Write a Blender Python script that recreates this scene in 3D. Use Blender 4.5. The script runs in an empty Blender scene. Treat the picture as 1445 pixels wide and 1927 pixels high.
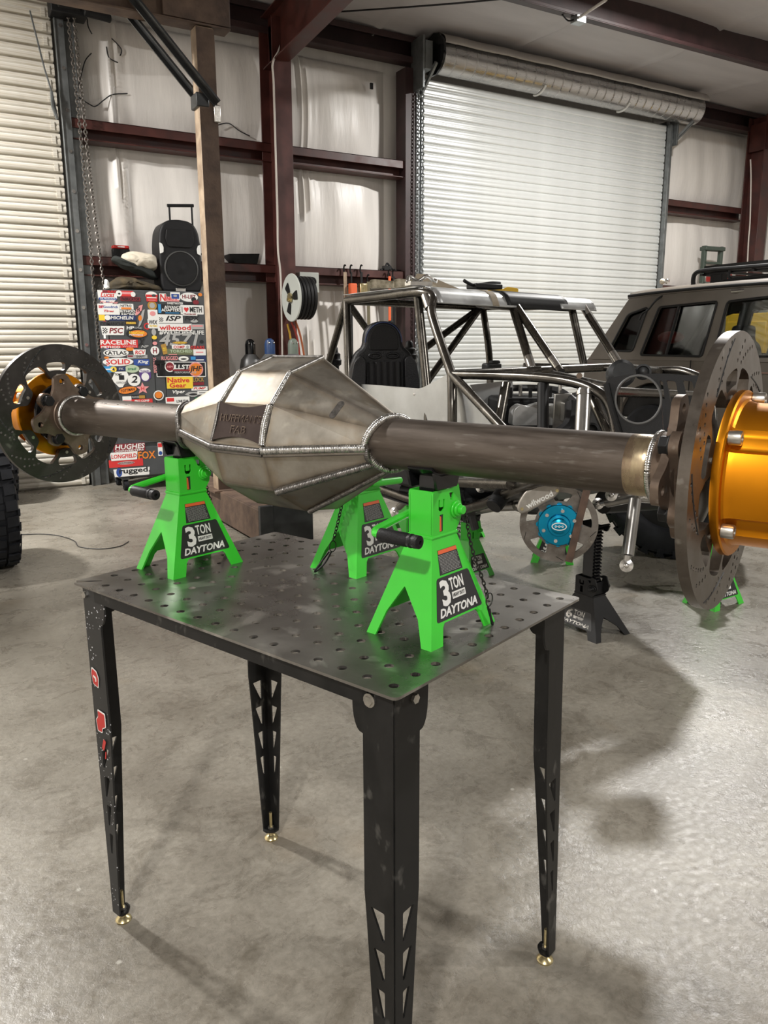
import bpy, math, random
from mathutils import Vector, Matrix
random.seed(7)
PI = math.pi
C = bpy.context.scene.collection
SC = bpy.context.scene
# ------------------------------------------------------------------ camera
FPX, CX, CY = 1466.0, 722.5, 963.5
PITCH, ROLL, HCAM = math.radians(12.1), math.radians(-0.27), 1.43
TH = math.radians(60)
FH = Vector((math.cos(TH), math.sin(TH), 0)); RH = Vector((math.sin(TH), -math.cos(TH), 0)); UZ = Vector((0, 0, 1))
FW = FH*math.cos(PITCH) - UZ*math.sin(PITCH); UP0 = FH*math.sin(PITCH) + UZ*math.cos(PITCH)
RT = RH*math.cos(ROLL) + UP0*math.sin(ROLL); UP = UP0*math.cos(ROLL) - RH*math.sin(ROLL)
CAM = Vector((0, 0, HCAM))
cd = bpy.data.cameras.new('camera'); cam = bpy.data.objects.new('camera', cd); C.objects.link(cam)
cd.sensor_fit = 'HORIZONTAL'; cd.sensor_width = 36; cd.lens = 36*FPX/1445.0; cd.clip_start = 0.02; cd.clip_end = 100
cam.matrix_world = Matrix(((RT.x, UP.x, -FW.x, 0), (RT.y, UP.y, -FW.y, 0), (RT.z, UP.z, -FW.z, HCAM), (0, 0, 0, 1)))
cd.dof.use_dof = True; cd.dof.focus_distance = 1.45; cd.dof.aperture_fstop = 3.6; cd.lens = cd.lens
cd.dof.use_dof = False
SC.camera = cam
# ------------------------------------------------------------------ world, exposure, lamps
w = bpy.data.worlds.new('world'); SC.world = w; w.use_nodes = True
w.node_tree.nodes['Background'].inputs[0].default_value = (0.55, 0.6, 0.7, 1)
w.node_tree.nodes['Background'].inputs[1].default_value = 0.02
SC.view_settings.view_transform = 'Standard'; SC.view_settings.look = 'None'
SC.view_settings.gamma = 1.0; SC.view_settings.use_curve_mapping = False
SC.view_settings.exposure = 0.12
LAMPS = [(7.25, 5.40, 4.95, 400), (-1.55, 6.55, 4.72, 520), (-2.3, -2.2, 4.72, 340), (5.6, -2.0, 4.72, 240)]
LAMP_COL = (1.0, 0.975, 0.94)

# ------------------------------------------------------------------ helpers: pixels of the photograph to places
def ray(x, y): return FW + RT*((x-CX)/FPX) - UP*((y-CY)/FPX)
def pd(x, y, d): return CAM + ray(x, y)*d
def pz(x, y, z=0.0):
    r = ray(x, y); return CAM + r*((z-HCAM)/r.z)
def py_(x, y, Y):
    r = ray(x, y); return CAM + r*(Y/r.y)
def px_(x, y, X):
    r = ray(x, y); return CAM + r*(X/r.x)
def ppl(x, y, P0, n):
    r = ray(x, y); return CAM + r*((P0-CAM).dot(n)/r.dot(n))
def frame(o, xd, yd):
    x = Vector(xd).normalized(); z = x.cross(Vector(yd)).normalized(); y = z.cross(x)
    return Matrix(((x.x, y.x, z.x, o[0]), (x.y, y.y, z.y, o[1]), (x.z, y.z, z.z, o[2]), (0, 0, 0, 1)))
def T(x, y, z): return Matrix.Translation((x, y, z))
def RZ(a): return Matrix.Rotation(a, 4, 'Z')
def RX(a): return Matrix.Rotation(a, 4, 'X')
def RY(a): return Matrix.Rotation(a, 4, 'Y')

# ------------------------------------------------------------------ materials
MATS = {}
def nt(name):
    m = bpy.data.materials.new(name); m.use_nodes = True
    n = m.node_tree.nodes; b = n['Principled BSDF']; return m, n, m.node_tree.links, b
def mat(name, col, rough=0.5, metal=0.0, var=0.0, vscale=8.0, col2=None, bump=0.0, bscale=60.0, rvar=0.0, coat=0.0, stretch=None, detail=5.0, emit=None, spec=None):
    if name in MATS: return MATS[name]
    m, n, l, b = nt(name)
    b.inputs['Base Color'].default_value = (*col, 1); b.inputs['Roughness'].default_value = rough; b.inputs['Metallic'].default_value = metal
    if coat: b.inputs['Coat Weight'].default_value = coat; b.inputs['Coat Roughness'].default_value = 0.1
    if spec is not None: b.inputs['Specular IOR Level'].default_value = spec
    if emit: b.inputs['Emission Color'].default_value = (*emit[:3], 1); b.inputs['Emission Strength'].default_value = emit[3]
    if var or col2 or bump or rvar:
        tc = n.new('ShaderNodeTexCoord'); mp = n.new('ShaderNodeMapping'); l.new(tc.outputs['Object'], mp.inputs[0])
        if stretch: mp.inputs['Scale'].default_value = stretch
        no = n.new('ShaderNodeTexNoise'); no.inputs['Scale'].default_value = vscale; no.inputs['Detail'].default_value = detail; l.new(mp.outputs[0], no.inputs[0])
        if var or col2:
            cr = n.new('ShaderNodeValToRGB'); l.new(no.outputs['Fac'], cr.inputs[0])
            c2 = col2 if col2 else tuple(max(0, c*(1-var)) for c in col); c1 = col if col2 else tuple(min(1, c*(1+var)) for c in col)
            cr.color_ramp.elements[0].position = 0.35; cr.color_ramp.elements[1].position = 0.68
            cr.color_ramp.elements[0].color = (*c2, 1); cr.color_ramp.elements[1].color = (*c1, 1)
            l.new(cr.outputs[0], b.inputs['Base Color'])
        if rvar:
            mr = n.new('ShaderNodeMapRange'); l.new(no.outputs['Fac'], mr.inputs[0])
            mr.inputs['From Min'].default_value = 0.3; mr.inputs['From Max'].default_value = 0.7
            mr.inputs['To Min'].default_value = max(0.03, rough-rvar); mr.inputs['To Max'].default_value = min(1, rough+rvar); l.new(mr.outputs[0], b.inputs['Roughness'])
        if bump:
            n2 = n.new('ShaderNodeTexNoise'); n2.inputs['Scale'].default_value = bscale; n2.inputs['Detail'].default_value = 4; l.new(mp.outputs[0], n2.inputs[0])
            bp = n.new('ShaderNodeBump'); bp.inputs['Strength'].default_value = bump; bp.inputs['Distance'].default_value = 0.01
            l.new(n2.outputs['Fac'], bp.inputs['Height']); l.new(bp.outputs[0], b.inputs['Normal'])
    MATS[name] = m; return m

def concrete():
    m, n, l, b = nt('polished concrete'); tc = n.new('ShaderNodeTexCoord')
    def noise(s, d=6, dist=0.0, rough=0.6):
        x = n.new('ShaderNodeTexNoise'); x.inputs['Scale'].default_value = s; x.inputs['Detail'].default_value = d
        x.inputs['Distortion'].default_value = dist; x.inputs['Roughness'].default_value = rough; l.new(tc.outputs['Object'], x.inputs[0]); return x
    def ramp(src, stops):
        r = n.new('ShaderNodeValToRGB'); l.new(src, r.inputs[0]); e = r.color_ramp.elements
        while len(e) < len(stops): e.new(0.5)
        for i, (p, c) in enumerate(stops): e[i].position = p; e[i].color = (*c, 1)
        return r
    def mix(a, bb, fac, mode='MIX'):
        x = n.new('ShaderNodeMix'); x.data_type = 'RGBA'; x.blend_type = mode
        if isinstance(fac, float): x.inputs[0].default_value = fac
        else: l.new(fac, x.inputs[0])
        l.new(a, x.inputs[6]); l.new(bb, x.inputs[7]); return x.outputs[2]
    big = noise(1.3, 6, 0.5, 0.62); mid = noise(6.5, 9, 0.9, 0.72); fine = noise(42, 6, 0.3, 0.75)
    base = ramp(big.outputs['Fac'], [(0.32, (0.180, 0.160, 0.130)), (0.5, (0.258, 0.236, 0.199)), (0.68, (0.34, 0.315, 0.27))])
    m2 = ramp(mid.outputs['Fac'], [(0.3, (0.56, 0.54, 0.5)), (0.5, (0.95, 0.95, 0.94)), (0.7, (1.0, 1.0, 0.98))])
    m3 = ramp(fine.outputs['Fac'], [(0.34, (0.58, 0.57, 0.55)), (0.6, (1, 1, 1))])
    c = mix(base.outputs[0], m2.outputs[0], 0.8, 'MULTIPLY'); c = mix(c, m3.outputs[0], 0.7, 'MULTIPLY')
    stn = ramp(noise(1.7, 3, 0.3).outputs['Fac'], [(0.62, (0, 0, 0)), (0.74, (1, 1, 1))])
    rs = n.new('ShaderNodeRGB'); rs.outputs[0].default_value = (0.26, 0.2, 0.13, 1)
    sf = n.new('ShaderNodeMath'); sf.operation = 'MULTIPLY'; sf.inputs[1].default_value = 0.4; l.new(stn.outputs[0], sf.inputs[0])
    c = mix(c, rs.outputs[0], sf.outputs[0])
    vo = n.new('ShaderNodeTexVoronoi'); vo.inputs['Scale'].default_value = 5.5; l.new(tc.outputs['Object'], vo.inputs[0])
    spk = ramp(vo.outputs['Distance'], [(0.022, (1, 1, 1)), (0.05, (0, 0, 0))])
    wc = n.new('ShaderNodeRGB'); wc.outputs[0].default_value = (0.62, 0.6, 0.54, 1)
    sm = n.new('ShaderNodeMath'); sm.operation = 'MULTIPLY'; l.new(spk.outputs[0], sm.inputs[0]); l.new(fine.outputs['Fac'], sm.inputs[1])
    c = mix(c, wc.outputs[0], sm.outputs[0])
    l.new(c, b.inputs['Base Color'])
    rr = n.new('ShaderNodeMapRange'); l.new(mid.outputs['Fac'], rr.inputs[0]); rr.inputs['From Min'].default_value = 0.3; rr.inputs['From Max'].default_value = 0.7
    rr.inputs['To Min'].default_value = 0.22; rr.inputs['To Max'].default_value = 0.36; l.new(rr.outputs[0], b.inputs['Roughness'])
    bp = n.new('ShaderNodeBump'); bp.inputs['Strength'].default_value = 0.2; bp.inputs['Distance'].default_value = 0.01; l.new(fine.outputs['Fac'], bp.inputs['Height']); l.new(bp.outputs[0], b.inputs['Normal'])
    b.inputs['Specular IOR Level'].default_value = 0.6
    return m
def steel(name, c1, c2, rough, stretch, scale=14, scratch=0.5, metal=0.85, sc=(0.5, 0.48, 0.44), thr=0.66, rvar=0.1, spec=None):
    """brushed or mill-scale steel: two tones of mottling plus thin bright scratches"""
    if name in MATS: return MATS[name]
    m, n, l, b = nt(name); tc = n.new('ShaderNodeTexCoord'); mp = n.new('ShaderNodeMapping'); mp.inputs['Scale'].default_value = stretch; l.new(tc.outputs['Object'], mp.inputs[0])
    no = n.new('ShaderNodeTexNoise'); no.inputs['Scale'].default_value = scale; no.inputs['Detail'].default_value = 7; no.inputs['Roughness'].default_value = 0.65; l.new(mp.outputs[0], no.inputs[0])
    cr = n.new('ShaderNodeValToRGB'); l.new(no.outputs['Fac'], cr.inputs[0]); e = cr.color_ramp.elements
    e[0].position = 0.34; e[1].position = 0.66; e[0].color = (*c1, 1); e[1].color = (*c2, 1)
    n2 = n.new('ShaderNodeTexNoise'); n2.inputs['Scale'].default_value = 5; n2.inputs['Detail'].default_value = 9; n2.inputs['Distortion'].default_value = 2.5; l.new(tc.outputs['Object'], n2.inputs[0])
    wv = n.new('ShaderNodeTexNoise'); wv.inputs['Scale'].default_value = scale*3; wv.inputs['Detail'].default_value = 2; l.new(mp.outputs[0], wv.inputs[0])
    mu = n.new('ShaderNodeMath'); mu.operation = 'MULTIPLY'; l.new(n2.outputs['Fac'], mu.inputs[0]); l.new(wv.outputs['Fac'], mu.inputs[1])
    r2 = n.new('ShaderNodeValToRGB'); l.new(mu.outputs[0], r2.inputs[0]); f = r2.color_ramp.elements
    f[0].position = thr*thr*0.8; f[1].position = thr*thr; f[0].color = (0, 0, 0, 1); f[1].color = (scratch,)*3+(1,)
    mx = n.new('ShaderNodeMix'); mx.data_type = 'RGBA'; l.new(r2.outputs[0], mx.inputs[0]); l.new(cr.outputs[0], mx.inputs[6]); mx.inputs[7].default_value = (*sc, 1)
    l.new(mx.outputs[2], b.inputs['Base Color']); b.inputs['Metallic'].default_value = metal
    mr = n.new('ShaderNodeMapRange'); l.new(no.outputs['Fac'], mr.inputs[0]); mr.inputs['From Min'].default_value = 0.3; mr.inputs['From Max'].default_value = 0.7
    mr.inputs['To Min'].default_value = rough-rvar; mr.inputs['To Max'].default_value = rough+rvar; l.new(mr.outputs[0], b.inputs['Roughness'])
    if spec is not None: b.inputs['Specular IOR Level'].default_value = spec
    MATS[name] = m; return m
def speckled(name, col, spc, scale, thr, rough=0.45):
    if name in MATS: return MATS[name]
    m, n, l, b = nt(name); tc = n.new('ShaderNodeTexCoord'); vo = n.new('ShaderNodeTexVoronoi'); vo.inputs['Scale'].default_value = scale; l.new(tc.outputs['Object'], vo.inputs[0])
    cr = n.new('ShaderNodeValToRGB'); l.new(vo.outputs['Distance'], cr.inputs[0]); e = cr.color_ramp.elements
    e[0].position = thr; e[1].position = thr+0.03; e[0].color = (*spc, 1); e[1].color = (*col, 1)
    sx = n.new('ShaderNodeSeparateXYZ'); l.new(tc.outputs['Object'], sx.inputs[0])
    no = n.new('ShaderNodeTexNoise'); no.inputs['Scale'].default_value = 7; l.new(tc.outputs['Object'], no.inputs[0])
    r3 = n.new('ShaderNodeValToRGB'); l.new(no.outputs['Fac'], r3.inputs[0]); r3.color_ramp.elements[0].position = 0.47; r3.color_ramp.elements[1].position = 0.52
    mx = n.new('ShaderNodeMix'); mx.data_type = 'RGBA'; l.new(r3.outputs[0], mx.inputs[0]); mx.inputs[6].default_value = (*col, 1); l.new(cr.outputs[0], mx.inputs[7])
    l.new(mx.outputs[2], b.inputs['Base Color']); b.inputs['Roughness'].default_value = rough; MATS[name] = m; return m
def glass(name, tint, alpha):
    m, n, l, b = nt(name); out = n['Material Output']
    tr = n.new('ShaderNodeBsdfTransparent'); tr.inputs[0].default_value = (*tint, 1); gl = n.new('ShaderNodeBsdfGlossy'); gl.inputs['Roughness'].default_value = 0.04; gl.inputs[0].default_value = (0.8, 0.8, 0.8, 1)
    fr = n.new('ShaderNodeFresnel'); fr.inputs[0].default_value = 1.5; mx = n.new('ShaderNodeMixShader'); l.new(fr.outputs[0], mx.inputs[0]); l.new(tr.outputs[0], mx.inputs[1]); l.new(gl.outputs[0], mx.inputs[2])
    l.new(mx.outputs[0], out.inputs[0]); return m

M_FLOOR = concrete()
M_INS = mat('white vinyl insulation facing', (0.80, 0.765, 0.72), 0.38, var=0.04, vscale=2.5, bump=0.35, bscale=5, stretch=(5, 5, 0.7))
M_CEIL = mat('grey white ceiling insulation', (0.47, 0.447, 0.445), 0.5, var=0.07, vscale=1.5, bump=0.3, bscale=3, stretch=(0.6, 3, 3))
M_OX = mat('red oxide primer', (0.062, 0.017, 0.013), 0.42, var=0.3, vscale=6, rvar=0.08)
M_OXD = mat('dark oxide primer', (0.032, 0.014, 0.014), 0.5, var=0.3, vscale=5)
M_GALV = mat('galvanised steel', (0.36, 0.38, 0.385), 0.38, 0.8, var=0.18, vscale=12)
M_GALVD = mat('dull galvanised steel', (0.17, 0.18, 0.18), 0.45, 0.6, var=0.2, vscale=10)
M_SLAT = mat('white door slats', (0.62, 0.635, 0.62), 0.30, 0.25, var=0.05, vscale=3)
M_SLATO = mat('aged cream door slats', (0.72, 0.70, 0.64), 0.40, 0.0, col2=(0.50, 0.45, 0.36), vscale=9, stretch=(0.25, 1, 9))
M_ROLL = steel('rolled galvanised curtain', (0.38, 0.375, 0.37), (0.55, 0.54, 0.53), 0.30, (0.4, 3, 3), 6, 0.0)
M_BLK = mat('satin black', (0.008, 0.008, 0.0085), 0.5, var=0.25, vscale=15, spec=0.3)
M_BLKP = mat('black plastic', (0.009, 0.009, 0.010), 0.5, bump=0.15, bscale=300, spec=0.32)
M_BLKG = mat('gloss black', (0.008, 0.008, 0.009), 0.18)
M_CHAIN = mat('blackened chain', (0.03, 0.028, 0.026), 0.4, 0.7)
M_CHAINZ = mat('zinc hand chain', (0.22, 0.2, 0.18), 0.45, 0.8)
M_GREEN = mat('bright green enamel', (0.048, 0.60, 0.036), 0.34, var=0.04, vscale=20, coat=0.15)
M_LBL = mat('charcoal label', (0.022, 0.022, 0.023), 0.5)
M_WHT = mat('white print', (0.8, 0.8, 0.77), 0.5)
M_ORG = mat('orange print', (0.75, 0.13, 0.04), 0.5)
M_GREYP = mat('grey fine print', (0.085, 0.085, 0.085), 0.6, var=0.6, vscale=90, stretch=(1, 1, 3))
M_TUBE = steel('bare axle tube steel', (0.085, 0.068, 0.055), (0.15, 0.125, 0.105), 0.54, (0.6, 6, 6), 10, 0.16)
M_HOUS = steel('brushed housing plate', (0.26, 0.24, 0.205), (0.40, 0.372, 0.322), 0.44, (1.5, 1.5, 1.5), 9, 0.35, sc=(0.62, 0.58, 0.5))
def heat_edges(m, rad=0.032):
    n = m.node_tree.nodes; l = m.node_tree.links; b = n['Principled BSDF']; src = b.inputs['Base Color'].links[0].from_socket
    bv = n.new('ShaderNodeBevel'); bv.samples = 6; bv.inputs['Radius'].default_value = rad; ge = n.new('ShaderNodeNewGeometry')
    dt = n.new('ShaderNodeVectorMath'); dt.operation = 'DOT_PRODUCT'; l.new(bv.outputs[0], dt.inputs[0]); l.new(ge.outputs['True Normal'], dt.inputs[1])
    no = n.new('ShaderNodeTexNoise'); no.inputs['Scale'].default_value = 22; tc = n.new('ShaderNodeTexCoord'); l.new(tc.outputs['Object'], no.inputs[0])
    ma = n.new('ShaderNodeMath'); ma.operation = 'MULTIPLY_ADD'; l.new(no.outputs['Fac'], ma.inputs[0]); ma.inputs[1].default_value = 0.02; sb = n.new('ShaderNodeMath'); sb.operation = 'SUBTRACT'; sb.inputs[1].default_value = 0.0085; l.new(dt.outputs['Value'], sb.inputs[0]); l.new(sb.outputs[0], ma.inputs[2])
    cr = n.new('ShaderNodeValToRGB'); l.new(ma.outputs[0], cr.inputs[0]); e = cr.color_ramp.elements; e.new(0.5); e.new(0.6)
    for i, (p, c) in enumerate(((0.955, (0.34, 0.34, 0.37)), (0.982, (0.52, 0.47, 0.44)), (0.993, (0.86, 0.70, 0.50)), (0.9995, (1, 1, 1)))): e[i].position = p; e[i].color = (*c, 1)
    mx = n.new('ShaderNodeMix'); mx.data_type = 'RGBA'; mx.blend_type = 'MULTIPLY'; mx.inputs[0].default_value = 1; l.new(src, mx.inputs[6]); l.new(cr.outputs[0], mx.inputs[7]); l.new(mx.outputs[2], b.inputs['Base Color'])
heat_edges(M_HOUS)
M_TINT = steel('heat tinted steel', (0.20, 0.13, 0.10), (0.5, 0.42, 0.26), 0.28, (3, 1, 1), 7, 0.1)
M_WELD = mat('bright weld bead', (0.50, 0.49, 0.47), 0.28, 0.95, var=0.35, vscale=120)
M_WELDD = mat('dull weld bead', (0.20, 0.19, 0.18), 0.36, 0.9, var=0.35, vscale=120)
M_NAME = steel('dark name plate steel', (0.05, 0.036, 0.033), (0.075, 0.055, 0.05), 0.36, (1, 1, 1), 12, 0.2)
M_CUT = mat('laser cut letter edges', (0.30, 0.22, 0.15), 0.45, 0.5)
M_ROTOR = steel('black oxide rotor', (0.045, 0.042, 0.039), (0.065, 0.06, 0.056), 0.36, (2, 2, 2), 9, 0.2, metal=0.7)
M_ROTORB = steel('browned rotor steel', (0.10, 0.085, 0.072), (0.155, 0.135, 0.115), 0.34, (2, 2, 2), 9, 0.3, metal=0.8)
M_CAST = steel('brown cast flange', (0.13, 0.095, 0.072), (0.21, 0.16, 0.125), 0.38, (2, 2, 2), 12, 0.3, metal=0.75)
M_GOLD = mat('gold anodised aluminium', (0.62, 0.23, 0.008), 0.38, 0.95, var=0.08, vscale=5, rvar=0.06)
M_BLUE = mat('blue anodised aluminium', (0.01, 0.30, 0.52), 0.24, 0.9, var=0.1, vscale=8)
M_BOLT = mat('zinc bolt', (0.5, 0.48, 0.44), 0.3, 0.95, var=0.2, vscale=60)
M_BRASS = mat('yellow zinc foot', (0.55, 0.46, 0.25), 0.3, 0.9, var=0.2, vscale=40)
M_TOP = steel('table plate mill steel', (0.17, 0.158, 0.145), (0.33, 0.315, 0.295), 0.31, (1.2, 1.2, 1.2), 2.5, 0.6, sc=(0.62, 0.6, 0.57), thr=0.62, metal=0.85)
M_LEG = steel('black table leg steel', (0.010, 0.010, 0.0098), (0.022, 0.021, 0.020), 0.42, (2, 2, 1), 8, 0.12, metal=0.25, spec=0.3)
M_LEGS = speckled('black leg with white overspray', (0.016, 0.016, 0.016), (0.65, 0.66, 0.7), 95, 0.17)
M_RED = mat('red paint', (0.55, 0.03, 0.025), 0.4)
M_RUST = mat('rusty post steel', (0.15, 0.10, 0.07), 0.6, 0.2, col2=(0.07, 0.045, 0.034), vscale=7, bump=0.2, bscale=60)  # rust of the beams; also the darker copy for the post's shaded sides
M_RUSTL = mat('tan rusty steel', (0.44, 0.34, 0.24), 0.6, 0.1, col2=(0.24, 0.17, 0.115), vscale=9, bump=0.2, bscale=70)  # lighter copy for the post's lit side; the tan strap shares it
M_IRON = mat('grey mill steel', (0.05, 0.052, 0.054), 0.42, 0.6, var=0.3, vscale=7)
M_CAGE = steel('cage tubing', (0.075, 0.07, 0.062), (0.14, 0.128, 0.112), 0.26, (1, 1, 1), 5, 0.2, metal=0.9)
M_ALU = steel('brushed aluminium sheet', (0.44, 0.45, 0.45), (0.55, 0.56, 0.555), 0.40, (1, 1, 1), 4, 0.15, metal=0.75, sc=(0.8, 0.8, 0.8))
M_CHROME = mat('polished silver', (0.62, 0.61, 0.59), 0.2, 0.95, var=0.15, vscale=20)
M_TITAN = mat('satin silver link', (0.34, 0.33, 0.31), 0.3, 0.9, var=0.2, vscale=12)
M_SEAT = mat('black seat vinyl', (0.012, 0.012, 0.0135), 0.4, bump=0.3, bscale=180, spec=0.35)
M_SEATC = mat('charcoal seat cloth', (0.018, 0.0175, 0.018), 0.7, bump=0.3, bscale=250, spec=0.25)
M_PIPING = mat('navy piping', (0.03, 0.045, 0.12), 0.4)
M_SUV = mat('matt bronze grey paint', (0.108, 0.094, 0.078), 0.42, var=0.08, vscale=4)
M_GLASS = glass('tinted window glass', (0.70, 0.72, 0.70), 0.5)
M_CAB = mat('grey enamel cabinet', (0.068, 0.072, 0.076), 0.4, var=0.1, vscale=6)
M_RUB = mat('tyre rubber', (0.012, 0.013, 0.016), 0.65, var=0.3, vscale=14, spec=0.25)
M_CLOTH = mat('cream cloth', (0.62, 0.56, 0.45), 0.85, var=0.12, vscale=18, bump=0.4, bscale=25)
M_CLOTHD = mat('dark jacket cloth', (0.016, 0.02, 0.018), 0.8, bump=0.4, bscale=40)
M_CLOTHO = mat('olive canvas', (0.085, 0.062, 0.03), 0.85, col2=(0.03, 0.024, 0.015), vscale=14, bump=0.4, bscale=30)
M_CARD = mat('brown card', (0.27, 0.225, 0.165), 0.75)
M_YEL = mat('yellow plastic', (0.7, 0.42, 0.02), 0.4)
M_CAL = mat('grey caliper', (0.33, 0.305, 0.27), 0.42, 0.5, var=0.1, vscale=30)
M_CORK = mat('ply bark fabric', (0.5, 0.44, 0.34), 0.9, col2=(0.16, 0.14, 0.09), vscale=30)
M_GRNL = mat('green step ladder paint', (0.05, 0.07, 0.055), 0.5)
M_CYLB = mat('blue cylinder cap', (0.02, 0.05, 0.14), 0.35); M_CYLG = mat('green grey cylinder cap', (0.14, 0.17, 0.14), 0.4)
M_REELW = mat('pale grey reel', (0.5, 0.52, 0.48), 0.4)
M_WIRE = mat('white conduit', (0.55, 0.5, 0.45), 0.45)
M_LENS = mat('lit lamp lens', (1, 1, 1), 0.5, emit=(1, 0.97, 0.92, 14))

# ------------------------------------------------------------------ mesh builder
class MB:
    def __init__(s): s.v = []; s.f = []; s.m = []
    def add(s, vs, fs, M=None, mi=0):
        o = len(s.v)
        for p in vs:
            p = Vector(p); s.v.append(tuple(M @ p if M else p))
        for f in fs: s.f.append(tuple(i+o for i in f)); s.m.append(mi)
        return s
    def box(s, c, d, M=None, mi=0):
        x, y, z = d[0]/2, d[1]/2, d[2]/2
        vs = [(c[0]+a*x, c[1]+b*y, c[2]+e*z) for e in (-1, 1) for a, b in ((-1, -1), (1, -1), (1, 1), (-1, 1))]
        return s.add(vs, [(3, 2, 1, 0), (4, 5, 6, 7), (0, 1, 5, 4), (1, 2, 6, 5), (2, 3, 7, 6), (3, 0, 4, 7)], M, mi)
    def bar(s, p0, p1, wd, ht, up=(0, 0, 1), mi=0):
        p0, p1 = Vector(p0), Vector(p1); x = p1-p0; L = x.length; yd = Vector(up).cross(x)
        return s.box((L/2, 0, 0), (L, wd, ht), frame(p0, x, yd if yd.length > 1e-6 else (0, 1, 0)), mi)
    def prism(s, poly, h0, h1, M=None, mi=0):
        n = len(poly); vs = [(x, y, h0) for x, y in poly]+[(x, y, h1) for x, y in poly]
        return s.add(vs, [tuple(range(n-1, -1, -1)), tuple(range(n, 2*n))]+[(i, (i+1) % n, n+(i+1) % n, n+i) for i in range(n)], M, mi)
    def tube(s, pts, r, n=10, closed=False, caps=True, mi=0):
        P = [Vector(p) for p in pts]; k = len(P); R = r if isinstance(r, (list, tuple)) else [r]*k
        t0 = (P[1]-P[0]).normalized(); a = Vector((0, 0, 1)) if abs(t0.z) < 0.9 else Vector((1, 0, 0)); u = (a - t0*a.dot(t0)).normalized(); vs = []
        for i in range(k):
            if closed: t = (P[(i+1) % k]-P[i-1]).normalized()
            else: t = (P[min(i+1, k-1)]-P[max(i-1, 0)]).normalized()
            u = (u - t*u.dot(t)).normalized(); v = t.cross(u)
            for j in range(n):
                an = 2*PI*j/n; vs.append(P[i]+(u*math.cos(an)+v*math.sin(an))*R[i])
        fs = []
        for i in range(k if closed else k-1):
            b = (i+1) % k
            for j in range(n): fs.append((i*n+j, i*n+(j+1) % n, b*n+(j+1) % n, b*n+j))
        if caps and not closed: fs += [tuple(range(n-1, -1, -1)), tuple(range((k-1)*n, k*n))]
        return s.add(vs, fs, None, mi)
    def cyl(s, p0, p1, r0, r1=None, n=14, mi=0): return s.tube([p0, p1], [r0, r0 if r1 is None else r1], n, mi=mi)
    def lathe(s, prof, n, M=None, mi=0, rfun=None, closed=False):
        k = len(prof); vs = []
        for r, h in prof:
            for j in range(n):
                a = 2*PI*j/n; rr = r if rfun is None else rfun(r, h, a); vs.append((rr*math.cos(a), rr*math.sin(a), h))
        fs = [(i*n+j, i*n+(j+1) % n, ((i+1) % k)*n+(j+1) % n, ((i+1) % k)*n+j) for i in range(k if closed else k-1) for j in range(n)]
        if not closed: fs += [tuple(range(n-1, -1, -1)), tuple(range((k-1)*n, k*n))]
        return s.add(vs, fs, M, mi)
    def grid(s, fn, nu, nv, M=None, mi=0):
        vs = [fn(i/nu, j/nv) for j in range(nv+1) for i in range(nu+1)]
        return s.add(vs, [(j*(nu+1)+i, j*(nu+1)+i+1, (j+1)*(nu+1)+i+1, (j+1)*(nu+1)+i) for j in range(nv) for i in range(nu)], M, mi)
    def ball(s, c, r, n=10, mi=0, sc=(1, 1, 1)):
        vs = [(c[0]+r*sc[0]*math.sin(PI*i/n)*math.cos(2*PI*j/(n+2)), c[1]+r*sc[1]*math.sin(PI*i/n)*math.sin(2*PI*j/(n+2)), c[2]+r*sc[2]*math.cos(PI*i/n)) for i in range(n+1) for j in range(n+2)]
        w_ = n+2; return s.add(vs, [(i*w_+j, (i+1)*w_+j, (i+1)*w_+(j+1) % w_, i*w_+(j+1) % w_) for i in range(n) for j in range(w_)], None, mi)
    def mesh(s, vf, M=None, mi=0): return s.add(vf[0], vf[1], M, mi)
    def build(s, name, mats, parent=None, smooth=35, bevel=0.0, world=False, thick=0.0, seg=2):
        me = bpy.data.meshes.new(name); me.from_pydata(s.v, [], s.f); me.validate()
        ms = mats if isinstance(mats, (list, tuple)) else [mats]
        for m in ms: me.materials.append(m)
        if len(ms) > 1 and len(me.polygons) == len(s.m): me.polygons.foreach_set('material_index', s.m)
        if smooth:
            me.polygons.foreach_set('use_smooth', [True]*len(me.polygons)); me.set_sharp_from_angle(angle=math.radians(smooth))
        o = bpy.data.objects.new(name, me); C.objects.link(o)
        if parent is not None:
            o.parent = parent
            if world: o.matrix_parent_inverse = wm(parent).inverted()
        if thick: md = o.modifiers.new('thickness', 'SOLIDIFY'); md.thickness = thick; md.offset = -1
        if bevel: md = o.modifiers.new('bevel', 'BEVEL'); md.width = bevel; md.segments = seg; md.limit_method = 'ANGLE'; md.angle_limit = math.radians(32)
        return o
def wm(o):
    m = o.matrix_basis.copy()
    if o.parent is not None: m = wm(o.parent) @ o.matrix_parent_inverse @ m
    return m
def thing(name, label, cat, loc=(0, 0, 0), rz=0.0, group=None):
    o = bpy.data.objects.new(name, None); C.objects.link(o); o.location = loc; o.rotation_euler = (0, 0, rz); o.empty_display_size = 0.1
    o['label'] = label; o['category'] = cat
    if group: o['group'] = group
    return o
def tag(o, label, cat, group=None):
    o['label'] = label; o['category'] = cat
    if group: o['group'] = group
    return o
def struct(o): o['kind'] = 'structure'; return o
def stuff(o): o['kind'] = 'stuff'; return o
def lbl(o, t): o['label'] = t; return o
def curve_mesh(cu):
    o = bpy.data.objects.new('tmp', cu); me = bpy.data.meshes.new_from_object(o)
    r = ([tuple(v.co) for v in me.vertices], [tuple(p.vertices) for p in me.polygons])
    bpy.data.objects.remove(o); bpy.data.curves.remove(cu); bpy.data.meshes.remove(me); return r
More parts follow.
